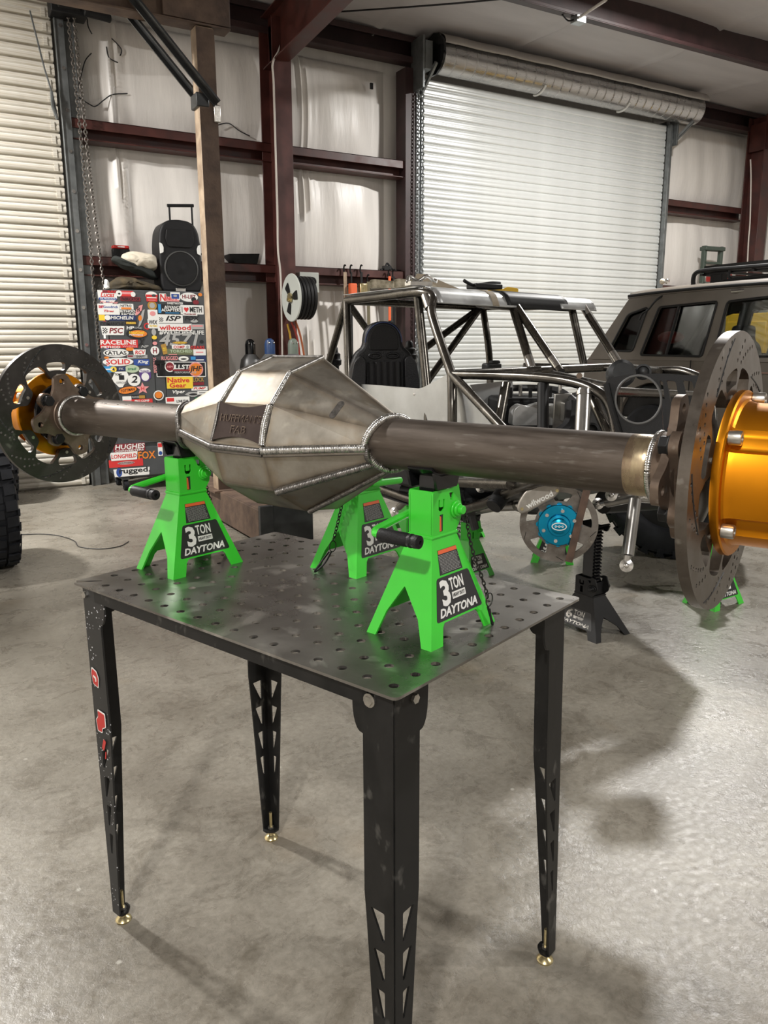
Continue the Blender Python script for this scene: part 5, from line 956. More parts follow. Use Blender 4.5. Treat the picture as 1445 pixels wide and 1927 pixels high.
def cylinder(px, ptop, Y, m_, label):
    p = py_(px, ptop, Y); t = thing('gas_cylinder', label, 'gas cylinder', (p.x, Y, 0)); h = p.z
    b = MB(); b.lathe([(0.115, 0.0), (0.12, 0.02), (0.12, h-0.30), (0.105, h-0.22), (0.06, h-0.165), (0.045, h-0.15)], 24); b.build('body', mat('cylinder grey paint', (0.10, 0.10, 0.10), 0.4), t)
    b = MB(); b.lathe([(0.048, h-0.17), (0.056, h-0.16), (0.056, h-0.06), (0.045, h-0.02), (0.02, h)], 20); b.build('cap', m_, t)
    for sg in (-1, 1): b = MB(); b.ball((sg*0.028, -0.05, h-0.045), 0.010, 6); b.build('cap_vent', M_CHROME, t)
cylinder(470, 638, 8.22, M_BLKG, 'gas cylinder with a shiny black cap left of the red column')
cylinder(507, 637, 7.92, M_CYLB, 'gas cylinder with a blue cap at the foot of the red column')
cylinder(551, 637, 7.84, M_CYLG, 'gas cylinder with a grey green cap below the hose reel')

# ================================================================== TUBE-FRAME BUGGY (built in place, aligned with the shop)
bg = thing('rock_buggy', 'bare steel tube-frame rock buggy on jack stands before the white roll-up door', 'buggy', (2.9, 3.6, 0))
def tubes(name, runs, r, m_=M_CAGE, n=12):
    for pts in runs:
        P = [pd(*p) if len(p) == 3 and p[0] > 50 else Vector(p) for p in pts]
        mb = MB(); mb.tube(smooth_path(P, 5) if len(P) > 2 else P, r, n); mb.build(name, m_, bg, world=True)
TR = 0.024
FL = pd(798, 549, 4.12); RL = pd(652, 566, 4.80); FRt = pd(1093, 570, 4.9); CLb = pd(850, 705, 3.88); CRb = pd(1168, 690, 4.62); RLb = pd(657, 715, 4.75); RR = pd(905, 578, 5.55); MF = pd(965, 577, 4.5)
def Bt(P, z): return Vector((P.x, P.y, z))
# roof rail bending down into the near windscreen pillar, in one tube
run = [RL, RL.lerp(FL, 0.5), RL.lerp(FL, 0.93), FL+Vector((0.02, -0.05, -0.03)), FL.lerp(CLb, 0.3), CLb]
mb = MB(); mb.tube(smooth_path(run, 6), TR, 12); mb.build('roof_rail', M_CAGE, bg, world=True)
mb = MB(); mb.tube([RR, RR.lerp(FRt, 0.9), FRt], TR, 12); mb.build('roof_rail', M_CAGE, bg, world=True)
tubes('cross_tube', [[tuple(FL), tuple(FL.lerp(MF, 0.5)), tuple(MF), tuple(FRt)], [tuple(RL), tuple(RL.lerp(RR, 0.5)), tuple(RR)], [tuple(CLb), tuple(CLb.lerp(CRb, .5)), tuple(CRb)], [tuple(pd(900, 572, 5.0)), tuple(MF)]], TR)
tubes('pillar', [[tuple(RL), tuple(RLb), tuple(Bt(RLb, 0.62))], [tuple(pd(786, 560, 4.2)), tuple(pd(803, 728, 4.16)), tuple(pd(806, 800, 4.14))], [tuple(FRt+Vector((-0.08, 0, -0.02))), tuple(pd(1100, 692, 4.8))], [tuple(FRt), tuple(CRb)], [tuple(MF), tuple(pd(1003, 702, 4.25))], [tuple(pd(972, 578, 4.5)), tuple(pd(1055, 700, 4.15))], [tuple(RR+Vector((0.02, 0, -0.02))), tuple(pd(922, 695, 5.4)), tuple(Bt(pd(922, 695, 5.4), 0.6))], [tuple(CLb), tuple(pd(851, 800, 3.86)), tuple(Bt(CLb, 0.60))], [tuple(CRb), tuple(Bt(CRb, 0.62))]], TR)
tubes('brace', [[tuple(RL), tuple(pd(612, 705, 5.2))], [tuple(RL), tuple(pd(716, 655, 5.3))], [tuple(RR), tuple(pd(800, 655, 5.2)), ], [tuple(RR), tuple(pd(806, 715, 4.9))], [tuple(CLb), tuple(pd(940, 800, 3.45)), tuple(pd(985, 850, 3.3))], [tuple(pd(1100, 720, 3.35)), tuple(pd(1160, 845, 3.1))]], TR*0.95)
# hood rails
tubes('hood_rail', [[tuple(CLb), tuple(pd(970, 708, 3.55)), tuple(pd(1060, 716, 3.35)), tuple(pd(1120, 735, 3.2)), tuple(pd(1150, 770, 3.15)), tuple(pd(1165, 860, 3.1))], [tuple(CRb), tuple(pd(1230, 697, 4.3)), tuple(pd(1290, 700, 4.1)), tuple(pd(1335, 735, 4.0)), tuple(pd(1345, 860, 3.95))], [tuple(pd(985, 690, 4.5)), tuple(pd(1165, 693, 4.5)), tuple(pd(1240, 700, 4.2))], [tuple(pd(1110, 735, 3.25)), tuple(pd(1210, 740, 3.55)), tuple(pd(1320, 745, 3.95))], [tuple(pd(1040, 705, 3.9)), tuple(pd(1140, 728, 3.4))]], TR*0.9)
tubes('frame_tube', [[tuple(Bt(RLb, 0.62)), tuple(Bt(CLb, 0.60)), tuple(pd(1010, 905, 3.2)), tuple(pd(1165, 880, 3.1))], [tuple(Bt(RR, 0.62)), tuple(Bt(CRb, 0.62)), tuple(pd(1350, 870, 3.95))], [tuple(Bt(RLb, 0.62)), tuple(Bt(RR, 0.62))], [tuple(Bt(CLb, 0.6)), tuple(Bt(CRb, 0.62))], [tuple(pd(800, 905, 4.0)), tuple(pd(960, 912, 3.3))]], TR)
mb = MB(); mb.tube([pd(1022, 722, 3.45), pd(1021, 860, 3.4)], 0.026, 12); mb.build('upright', M_BLK, bg, world=True)
mb = MB(); mb.tube([pd(952, 722, 3.75), pd(938, 800, 3.7)], 0.024, 12); mb.build('upright', M_CAGE, bg, world=True)
# weld fish-mouth sleeves ground bright at the nodes
for P, Q in ((MF, pd(1003, 702, 4.25)), (FRt, CRb), (pd(1003, 702, 4.25), MF), (pd(1055, 700, 4.15), pd(972, 578, 4.5)), (CRb, FRt), (RLb, RL), (FL, CLb)):
    d = (Q-P).normalized(); mb = MB(); mb.cyl(P+d*0.03, P+d*0.115, TR*1.03, n=12); mb.build('ground_joint', M_CHROME if P is not MF else M_CAGE, bg, world=True, smooth=40)
# sheet metal
def sheet(name, px, P0, nrm, th, m_, holes=(), bevel=0.0):
    nrm = Vector(nrm).normalized(); xd = nrm.cross(Vector((0, 0, 1))).normalized()*-1; yd = nrm.cross(xd)
    yd = yd if yd.z > 0 else -yd; M = frame(P0, xd, yd); Mi = M.inverted()
    def to2(x, y): q = Mi @ ppl(x, y, Vector(P0), nrm); return (q.x, q.y)
    mb = MB(); mb.mesh(plate([to2(*p) for p in px], [[to2(*p) for p in h] for h in holes], th), M)
    return mb.build(name, m_, bg, world=True, smooth=30, bevel=bevel)
dv = CLb-RLb; NL = Vector((dv.y, -dv.x, 0)).normalized()
sheet('side_panel', [(660, 722), (700, 724), (788, 731), (797, 729), (845, 703), (849, 712), (849, 905), (660, 905)], RLb+NL*-0.012, NL, 0.004, M_ALU)
mid = pd(950, 800, 3.5); d2_ = mid-CLb; N2 = Vector((d2_.y, -d2_.x, 0)).normalized()
sheet('footwell_panel', [(857, 722), (868, 722), (935, 812), (960, 850), (960, 905), (857, 905)], CLb+N2*-0.02, N2, 0.004, M_ALU)
sheet('footwell_panel', [(884, 724), (964, 716), (968, 800), (925, 803)], pd(930, 760, 4.2), (-0.25, -0.95, 0), 0.004, M_ALU)
for q in ((672, 737), (780, 742), (843, 717), (845, 790)): b = MB(); p = ppl(*q, RLb+NL*-0.012, NL); b.lathe([(0.007, 0), (0.006, 0.003), (0.002, 0.004)], 10, frame(p-NL*(1 if NL.dot(CAM-p) < 0 else -1)*0.002, *axes(NL if NL.dot(CAM-p) > 0 else -NL))); b.build('rivet', M_CHROME, bg, world=True)
# roof sheets: bent aluminium with a rolled front edge, black sheet and card lying on top
def roof(name, u0, u1, m_, zoff=0.0, drop=0.06, v0=-0.02, v1=1.0):
    pr = [(v1, 0.028), (0.5*(v0+v1), 0.032), (v0+0.07, 0.03), (v0+0.02, 0.022), (v0-0.02, 0.0), (v0-0.045, -drop*0.6), (v0-0.055, -drop)]
    A_, B_ = FL, FRt; bk = ((RL-FL)+(RR-FRt))*0.5
    def fn(u, v):
        i = v*(len(pr)-1); k = min(int(i), len(pr)-2); f = i-k; t = pr[k][0]*(1-f)+pr[k+1][0]*f; h = pr[k][1]*(1-f)+pr[k+1][1]*f
        p = A_.lerp(B_, lerp(u0, u1, u))+bk*t; return (p.x, p.y, p.z+h+zoff)
    return MB().grid(fn, 14, 18).build(name, m_, bg, world=True, smooth=60, thick=0.003)
roof('roof_sheet', 0.03, 0.50, M_ALU); roof('roof_sheet', 0.44, 0.86, M_BLK, 0.008, 0.07); roof('roof_sheet', 0.80, 1.06, M_ALU, 0.0, 0.05); roof('roof_strip', 0.35, 0.39, M_CARD, 0.004, 0.062)
def quadpanel(name, P, m_, th=0.006):
    mb = MB(); mb.add(P, [(0, 1, 2, 3)]); mb.build(name, m_, bg, world=True, smooth=0, thick=th)
quadpanel('shade_pan', [Bt(RLb, 0.57), Bt(CLb, 0.55), Bt(CRb, 0.57), Bt(RR, 0.57)], M_IRON); quadpanel('shade_pan', [Bt(CLb, 0.55), pd(1010, 912, 3.2), pd(1350, 885, 3.95), Bt(CRb, 0.57)], M_IRON)  # pans added under the frame to cast a solid shadow on the floor
quadpanel('shade_wall', [Bt(CLb, 0.6), Bt(CRb, 0.6), Bt(CRb, 1.22), Bt(CLb, 1.02)], M_IRON)  # wall added to make the buggy's floor shadow solid
quadpanel('shade_bulkhead', [pd(945, 908, 3.45), pd(1340, 895, 3.9), pd(1340, 812, 3.9), pd(945, 815, 3.45)], M_BLK); quadpanel('shade_block', [pd(1262, 815, 3.7), pd(1345, 812, 3.9), pd(1345, 745, 3.9), pd(1262, 745, 3.7)], M_BLK, 0.05)  # bulkhead and block added at the nose to fill out its floor shadow
# seat
def frame_face(p, toward):
    z = (Vector(toward)-p); z.z = 0; z.normalize(); x = Vector((0, 0, 1)).cross(z); return frame(p, x, (0, 0, 1))
SP = pd(722, 700, 4.72); MS = frame_face(SP, (0.6, -1.0, 0))
st = bpy.data.objects.new('seat', None); C.objects.link(st); st.parent = bg; st.matrix_parent_inverse = wm(bg).inverted()
SO = [(-0.205, -0.25), (0.205, -0.25), (0.215, -0.10), (0.20, 0.04), (0.17, 0.115), (0.122, 0.15), (0.118, 0.20), (0.108, 0.245), (0.08, 0.28), (0.03, 0.30), (-0.03, 0.30), (-0.08, 0.28), (-0.108, 0.245), (-0.118, 0.20), (-0.122, 0.15), (-0.17, 0.115), (-0.20, 0.04), (-0.215, -0.10)]
b = MB(); b.prism(rpoly(SO, 0.03, 3), -0.10, 0.0, MS); b.build('seat_shell', M_SEAT, st, world=True, smooth=40, bevel=0.022, seg=3) if False else None
def spart(name, mb, m_, **kw): o = mb.build(name, m_, st, world=False, **kw); return o
b = MB(); b.prism(rpoly(SO, 0.03, 3), -0.10, 0.0, MS); spart('seat_shell', b, M_SEAT, smooth=40, bevel=0.022, seg=3)
for sg in (-1, 1):
    b = MB(); b.prism(rpoly([(sg*0.125, -0.24), (sg*0.212, -0.24), (sg*0.21, -0.05), (sg*0.19, 0.06), (sg*0.15, 0.10), (sg*0.118, 0.08)][::sg], 0.02), -0.02, 0.06, MS); spart('side_bolster', b, M_SEAT, smooth=40, bevel=0.018, seg=3)
    b = MB(); b.tube([MS @ Vector((sg*x, y, 0.05)) for x, y in ((0.132, -0.23), (0.128, -0.05), (0.122, 0.07))], 0.004, 6); spart('piping', b, M_PIPING)
b = MB(); b.tube([MS @ Vector((0.112*math.cos(a), 0.175+0.118*math.sin(a), 0.006)) for a in [PI*i/16 for i in range(17)]], 0.0035, 6); spart('piping', b, M_PIPING)
b = MB(); b.prism(rpoly([(-0.09, 0.13), (0.09, 0.13), (0.088, 0.2), (0.07, 0.25), (0.03, 0.275), (-0.03, 0.275), (-0.07, 0.25), (-0.088, 0.2)], 0.02), 0.0, 0.012, MS); spart('headrest_pad', b, M_SEATC, smooth=40, bevel=0.006)
for k in range(5): b = MB(); b.tube([MS @ Vector((-0.08+0.04*k, y, 0.008+0.012*math.sin((y+0.24)*9))) for y in [-0.24+0.03*i for i in range(11)]], 0.021, 8); spart('pleat', b, M_SEATC)
for sg in (-1, 1): b = MB(); b.tube([MS @ Vector((sg*0.055+0.035*math.cos(a), 0.098+0.014*math.sin(a), 0.010)) for a in [2*PI*i/16 for i in range(16)]], 0.006, 6, closed=True); spart('harness_slot', b, M_SEAT)
# engine bay
E0 = pd(990, 775, 3.95); ME = frame_face(E0, (0.9, -1.0, 0))
b = MB(); b.box((0.08, -0.06, -0.2), (0.42, 0.26, 0.40), ME); b.build('engine_block', M_BLK, bg, world=True, bevel=0.02)
b = MB(); b.prism(rpoly([(-0.13, -0.05), (0.13, -0.05), (0.125, 0.025), (0.09, 0.055), (0.05, 0.045), (0.02, 0.06), (-0.05, 0.04), (-0.09, 0.055), (-0.125, 0.03)], 0.015), 0.12, 0.2, ME); b.build('valve_cover', mat('cast aluminium cover', (0.55, 0.55, 0.54), 0.4, 0.7, var=0.2, vscale=14), bg, world=True, bevel=0.01)
for k in range(6): b = MB(); p = ME @ Vector((-0.12+0.05*k, 0.08+0.01*(k % 2), 0.12)); b.cyl(p, p+Vector((0, 0, 0.05)), 0.009, n=8); b.build('coil_stud', M_CHROME if k % 2 else M_BLK, bg, world=True)
b = MB(); b.tube(smooth_path([pd(905, 735, 4.4), pd(980, 730, 4.2), pd(1050, 735, 3.9), pd(1085, 760, 3.6)], 5), 0.018, 8); b.build('wiring_loom', M_BLK, bg, world=True)
b = MB(); b.tube(smooth_path([pd(1075, 760, 3.6), pd(1070, 800, 3.55), pd(1035, 825, 3.55)], 5), 0.03, 8); b.build('radiator_hose', M_BLKP, bg, world=True)
b = MB(); b.box((0, 0, 0), (0.012, 0.09, 0.19), frame_face(pd(1058, 775, 3.7), (0.6, -1, 0)) @ RZ(0)); b.box((0, 0, 0), (0.09, 0.19, 0.012), frame_face(pd(1058, 778, 3.72), (0.6, -1, 0))); b.build('bracket_plate', M_TITAN, bg, world=True, bevel=0.006)
b = MB(); b.lathe([(0.02, 0), (0.06, 0.004), (0.068, 0.02), (0.068, 0.07), (0.05, 0.085)], 24, frame(pd(1163, 707, 3.9), (1, -0.6, 0), (0.1, 0.2, 1)), rfun=lambda r_, h, a: r_*(1-0.1*(math.sin(a*12) > 0.3))); b.build('alternator', M_IRON, bg, world=True, smooth=30)
b = MB(); b.box((0, 0, 0), (0.10, 0.06, 0.05), T(*pd(925, 692, 4.3))); b.box((0.02, 0.0, 0.03), (0.06, 0.04, 0.02), T(*pd(925, 692, 4.3))); b.build('reservoir_cap', M_BLK, bg, world=True, bevel=0.01)
b = MB(); bolt_hex(b, pd(1090, 707, 3.2), CAM-pd(1090, 707, 3.2), 0.013, 0.016); b.build('shackle_bolt', M_CAST, bg, world=True)
for (q, r_) in (((1113, 810, 3.5), 0.035), ((1150, 818, 3.4), 0.05), ((1210, 700, 3.9), 0.04)): b = MB(); p = pd(*q); v = (CAM-p).normalized(); b.lathe([(0.3*r_, 0), (r_, 0.0), (r_, 0.03), (0.75*r_, 0.034), (0.7*r_, 0.02), (0.2*r_, 0.03)], 20, frame(p, *axes(v))); b.build('pulley', M_IRON, bg, world=True)
# coil-over and front end
b = MB(); b.tube([pd(1099, 735, 3.22), pd(1092, 870, 3.12)], 0.030, 18); b.build('shock_body', M_TITAN, bg, world=True); b = MB(); b.tube([pd(1098, 738, 3.215), pd(1098, 745, 3.21)], 0.032, 18); b.build('shock_collar', M_CHROME, bg, world=True)
# rear shock tops beside the seat
for q, d in (((628, 672), 5.2), ((770, 662), 5.4)):
    p = pd(*q, d); b = MB(); b.lathe([(0.035, -0.35), (0.035, -0.06), (0.05, -0.05), (0.052, -0.02), (0.045, -0.01), (0.045, 0.02), (0.03, 0.03), (0.028, 0.06), (0.016, 0.075)], 18, T(*p)); b.build('shock_mount', M_BLK, bg, world=True)
b = MB(); p = pd(612, 705, 5.2); b.tube([p, Vector((p.x, p.y-0.1, 0.6))], 0.03, 10); b.build('frame_tube', M_CAGE, bg, world=True)
# links under the frame
def link(a, b_, r, m_=M_TITAN):
    A_, B_ = pd(*a), pd(*b_); d = (B_-A_).normalized(); mb = MB(); mb.tube([A_+d*0.05, B_-d*0.05], r, 14); mb.build('suspension_link', m_, bg, world=True)
    for P, s in ((A_, 1), (B_, -1)):
        mb = MB(); mb.cyl(P+d*s*0.055, P+d*s*0.02, r*0.6, n=10); x, y = axes((CAM-P)); mb.lathe([(0.012, -0.012), (0.026, -0.009), (0.026, 0.009), (0.012, 0.012)], 18, frame(P, x, y), closed=True); mb.ball(P, 0.017, 8); mb.build('heim_joint', M_CHROME, bg, world=True)
link((905, 918, 3.9), (985, 912, 3.6), 0.024); link((742, 963, 4.6), (790, 915, 4.4), 0.020); link((895, 955, 3.9), (985, 950, 3.6), 0.026); link((1150, 932, 3.4), (1245, 940, 3.5), 0.022); link((1125, 948, 3.5), (1220, 928, 3.3), 0.026)
b = MB(); b.tube([pd(1195, 940, 3.3), pd(1181, 1045, 3.25)], 0.026, 16); b.tube([pd(1181, 1045, 3.25), pd(1180, 1055, 3.25)], 0.016, 10); b.build('ram_body', M_TITAN, bg, world=True)
p = pd(1179, 1064, 3.25); x, y = axes(CAM-p+Vector((-0.6, 0, 0))); b = MB(); b.lathe([(0.012, -0.014), (0.028, -0.010), (0.028, 0.010), (0.012, 0.014)], 18, frame(p, x, y), closed=True); b.ball(p, 0.018, 8); b.build('heim_joint', M_CHROME, bg, world=True)
b = MB(); b.tube([pd(956, 916, 3.5), pd(931, 950, 3.45)], 0.038, 16); b.build('shock_reservoir', M_BLK, bg, world=True)
A_, B_ = pd(956, 916, 3.5), pd(931, 950, 3.45); d = (B_-A_).normalized(); b = MB(); b.cyl(A_-d*0.012, A_+d*0.035, 0.0395, n=18); b.build('reservoir_band', M_ORG, bg, world=True); b = MB(); b.cyl(B_-d*0.004, B_+d*0.012, 0.036, n=18); b.build('reservoir_cap', M_BLKP, bg, world=True)
# axle housing and clutter behind the links
b = MB(); b.tube([pd(760, 925, 4.6), pd(900, 935, 4.3), pd(1040, 950, 3.9)], 0.05, 14); b.build('axle_tube', M_IRON, bg, world=True)
b = MB(); b.tube([pd(1135, 945, 3.6), pd(1300, 935, 3.9)], 0.055, 14); b.build('axle_tube', M_BLK, bg, world=True)
b = MB(); b.ball(pd(1000, 920, 4.2), 0.17, 12, sc=(1, 1.2, 0.8)); b.build('differential', M_BLK, bg, world=True)
b = MB(); b.box((0, 0, 0), (0.7, 0.9, 0.12), T(*pd(830, 880, 4.6))); b.build('skid_plate', M_BLK, bg, world=True, bevel=0.02)
for q in ((800, 930, 4.2), (865, 925, 4.0), (880, 940, 4.0)): b = MB(); p = pd(*q); b.tube([p, p+Vector((0.05, 0.0, -0.16))], 0.022, 10); b.build('link_mount', M_IRON, bg, world=True)
# front hub: rotor, caliper, blue hub
HP = pd(1051, 986, 3.30); HZ = (CAM-HP); HZ.z *= 0.35; HZ = (HZ.normalized()+Vector((-0.05, -0.12, 0))).normalized(); HX = Vector((0, 0, 1)).cross(HZ).normalized(); MH = frame(HP, HX, HZ.cross(HX))
R_ = 0.163
wins = []
for k in range(5):
    a = 2*PI*k/5+0.25; L = []
    for i in range(7): t = a-0.34+0.68*i/6; L.append((0.137*math.cos(t), 0.137*math.sin(t)))
    for i in range(7): t = a+0.24-0.48*i/6; L.append((0.099*math.cos(t), 0.099*math.sin(t)))
    wins.append(rpoly(L, 0.008, 2))
b = MB(); b.mesh(plate(circ(0, 0, R_, 72), wins+[circ(0, 0, 0.05, 24)], 0.012), MH); hr = b.build('brake_rotor', steel('worn rotor face', (0.13, 0.115, 0.10), (0.24, 0.22, 0.20), 0.36, (1, 1, 1), 16, 0.3, metal=0.8), bg, world=True, smooth=30)
for k in range(5): a = 2*PI*k/5+0.9; b = MB(); b.tube([MH @ Vector((0.140*math.cos(a), 0.140*math.sin(a), 0.0062)), MH @ Vector((0.158*math.cos(a+0.2), 0.158*math.sin(a+0.2), 0.0062))], 0.0012, 5); b.build('wiper_groove', M_BLK, hr, world=True)
b = MB(); b.lathe([(0.03, 0.01), (0.085, 0.01), (0.087, 0.014), (0.087, 0.034), (0.084, 0.038), (0.048, 0.040), (0.046, 0.046), (0.044, 0.056), (0.034, 0.058), (0.032, 0.068), (0.028, 0.071)], 48, MH, rfun=lambda r_, h, a: r_); b.build('hub', M_BLUE, bg, world=True, smooth=40)
for k in range(12): a = 2*PI*k/12; b = MB(); b.cyl(MH @ Vector((0.083*math.cos(a), 0.083*math.sin(a), 0.004)), MH @ Vector((0.083*math.cos(a), 0.083*math.sin(a), 0.024)), 0.012, n=10); b.build('hub_tooth', M_BLUE, bg, world=True)
for k in range(6): a = 2*PI*k/6+0.35; b = MB(); b.cyl(MH @ Vector((0.066*math.cos(a), 0.066*math.sin(a), 0.036)), MH @ Vector((0.066*math.cos(a), 0.066*math.sin(a), 0.052 if k != 1 else 0.075)), 0.0075, n=10); b.build('wheel_stud', M_CHROME, bg, world=True)
b = MB(); b.mesh(plate(circ(0, 0, 0.031, 28, 0.017), [circ(0, 0, 0.027, 28, 0.013)], 0.001), MH @ T(0, 0, 0.0725)); b.mesh(fit(text('o-o-o', 1, 0.02), 0.036, 0.010), MH @ T(0, 0, 0.0725)); stuff(b.build('hub_emblem', M_WHT, bg, world=True, smooth=0))
MC = MH @ T(-0.092, 0.122, 0.0) @ RZ(math.radians(30)) @ Matrix.Scale(1.16, 4); b = MB(); b.prism(rpoly([(-0.085, -0.030), (-0.055, -0.036), (0.05, -0.034), (0.078, -0.022), (0.082, 0.0), (0.06, 0.012), (0.035, 0.034), (-0.03, 0.036), (-0.065, 0.016), (-0.088, -0.006)], 0.012), -0.045, 0.048, MC); cp = b.build('caliper', M_CAL, bg, world=True, smooth=40, bevel=0.008, seg=3)
b = MB(); b.mesh(fit(text('wilwood', 1, 0.03, 0.1), 0.105, 0.022), MC @ T(0.0, -0.014, 0.0492)); b.build('lettering', M_WHT, cp, smooth=0, world=True)
for sg in (-1, 1): b = MB(); p = MC @ Vector((sg*0.07, -0.014, 0.045)); bolt_hex(b, p, HZ, 0.007, 0.012); b.build('bridge_bolt', M_BRASS, cp, world=True)
b = MB(); b.bar(MH @ Vector((0.045, -0.150, 0.06)), MH @ Vector((0.115, 0.19, 0.03)), 0.030, 0.006, HZ); b.build('steel_strap', mat('rust brown strap', (0.10, 0.06, 0.042), 0.55, 0.4, var=0.3, vscale=20), bg, world=True)
b = MB(); b.cyl(MH @ Vector((0, 0, -0.02)), MH @ Vector((0.0, 0, -0.22)), 0.06, n=16); b.build('spindle', M_IRON, bg, world=True)

# ------------------------------------------------------------------ loose things on the buggy roof
def on_roof(u, v, h=0.05): p = FL.lerp(FRt, u)+((RL-FL)+(RR-FRt))*0.5*v; return Vector((p.x, p.y, p.z+h))
p = on_roof(0.30, 0.45, 0.035); c_ = MB(); c_.prism([(-0.16, 0.0), (0.16, 0.0), (0.19, 0.005), (-0.05, 0.115), (-0.10, 0.12)], -0.006, 0.006, frame((0, 0, 0), RT, (0.1, 0.35, 0.9))); c_ = c_.build('cardboard', M_CARD); c_.location = p; tag(c_, 'piece of brown card leaning up on the buggy roof', 'cardboard')
p = on_roof(0.47, 0.25, 0.06); c_ = MB(); c_.tube(smooth_path([(-0.12, 0, 0.045), (-0.05, 0, 0.02), (0.03, 0.02, 0.028), (0.12, 0.03, 0.04), (0.19, 0.05, 0.042)], 5), 0.012, 6); c_.box((0.05, 0.02, 0.015), (0.2, 0.1, 0.03)); c_ = c_.build('black_gloves', M_BLK, bevel=0.008); c_.location = p; tag(c_, 'black gloves lying on the buggy roof right of the card', 'gloves')
p = on_roof(0.78, 0.5, 0.055); c_ = MB(); c_.prism(rpoly([(-0.09, 0), (0.1, 0), (0.1, 0.04), (0.03, 0.05), (0.0, 0.035), (-0.09, 0.045)], 0.01), -0.03, 0.03, frame((0, 0, 0), RT, (0, 0, 1))); c_ = c_.build('yellow_holster', M_YEL, bevel=0.006); c_.location = p; tag(c_, 'yellow plastic tool case on the buggy roof', 'case')
for i in range(2):
    p = on_roof(0.05, 0.70-0.28*i, 0.055-0.012*i); c_ = MB(); c_.prism(rpoly([(0.0, 0.0), (0.26, 0.0), (0.19, 0.035), (0.03, 0.05), (0.0, 0.045)], 0.01), -0.03, 0.03, frame((0, 0, 0), (RT if i == 0 else RT), (0, 0, 1))); c_ = c_.build('wrapped_roll', M_CORK, bevel=0.02); c_.location = p; tag(c_, ['speckled tan roll lying along the far edge of the buggy roof', 'speckled tan roll lying nearer on the buggy roof rail'][i], 'roll')
p = on_roof(0.0, 0.12, 0.035); c_ = MB(); c_.tube(smooth_path([(-0.03, 0.0, 0.02), (0.0, 0.03, 0.05), (0.05, 0.02, 0.03), (0.09, 0.0, 0.055), (0.14, 0.02, 0.04), (0.16, 0.0, 0.03)], 5), 0.011, 6); c_.box((0.04, 0, 0.012), (0.14, 0.06, 0.024)); c_ = c_.build('cable_ties', M_CHROME, bevel=0.005); c_.location = p; tag(c_, 'shiny bunch of fittings at the near front corner of the buggy roof', 'fittings')

# ------------------------------------------------------------------ grille panel leaning on the buggy nose
GP0 = pd(1210, 790, 2.95); GN = (CAM-GP0); GN.z = 0; GN = (GN.normalized()+Vector((-0.25, 0.05, 0.12))).normalized()
gp = thing('grille_panel', 'black plastic grille panel with a round headlight opening on the buggy nose', 'grille', GP0)
gx = Vector((0, 0, 1)).cross(GN).normalized(); gy = GN.cross(gx); MG = frame(GP0, gx, gy); MGi = MG.inverted()
def g2(x, y): q = MGi @ ppl(x, y, GP0, GN); return (q.x, q.y)
og = [g2(*p) for p in ((1140, 718), (1152, 711), (1180, 705), (1240, 703), (1330, 708), (1330, 722), (1330, 905), (1205, 905), (1172, 850), (1146, 770))]
hg = [[g2(1202+43*math.cos(2*PI*i/36)+3*math.sin(2*PI*i/36), 752-45*math.sin(2*PI*i/36)) for i in range(36)]]
for x0, x1, xb in ((1224, 1242, 14), (1254, 1272, 22), (1285, 1303, 26), (1310, 1322, 26)): hg.append(rpoly([g2(x0, 716), g2(x1, 718), g2(x1+xb, 838), g2(x0+xb+4, 836)] if x0 > 1250 else [g2(x0+18, 716), g2(x1+6, 718), g2(x1+18, 838), g2(x1+8, 836)], 0.006, 2))
mb = MB(); mb.mesh(plate(rpoly(og, 0.02, 3), hg, 0.022), Matrix.Translation(-GP0) @ MG); mb.build('panel', M_BLKP, gp, smooth=35, bevel=0.003)
mb = MB(); ring = [MG @ Vector((*g2(1202+43*math.cos(2*PI*i/40), 752-45*math.sin(2*PI*i/40)), 0.010)) - GP0 for i in range(40)]; mb.tube(ring, 0.0045, 8, closed=True); mb.build('headlight_ring', mat('grey plastic ring', (0.12, 0.12, 0.12), 0.35), gp)
mb = MB(); mb.tube([MG @ Vector((*g2(x, y), 0.012)) - GP0 for x, y in ((1142, 722), (1153, 768), (1178, 848), (1206, 900))], 0.012, 8); mb.build('edge_trim', M_BLK, gp)
rh = MB()
for k in range(4): rh.tube(smooth_path([pd(1168, 806+2*k, 3.3), pd(1190, 799+3*k, 3.25), pd(1220, 803+3*k, 3.3), pd(1232, 808+3*k, 3.35)], 5), 0.009, 6)
stuff(rh.build('red_wires', M_RED, bg, world=True))
rl_ = MB(); p = pd(1297, 790, 3.5); rl_.box((0, 0, 0), (0.16, 0.10, 0.10), T(*p) @ RZ(-0.5)); rl_.build('battery_box', M_RED, bg, world=True, bevel=0.006)

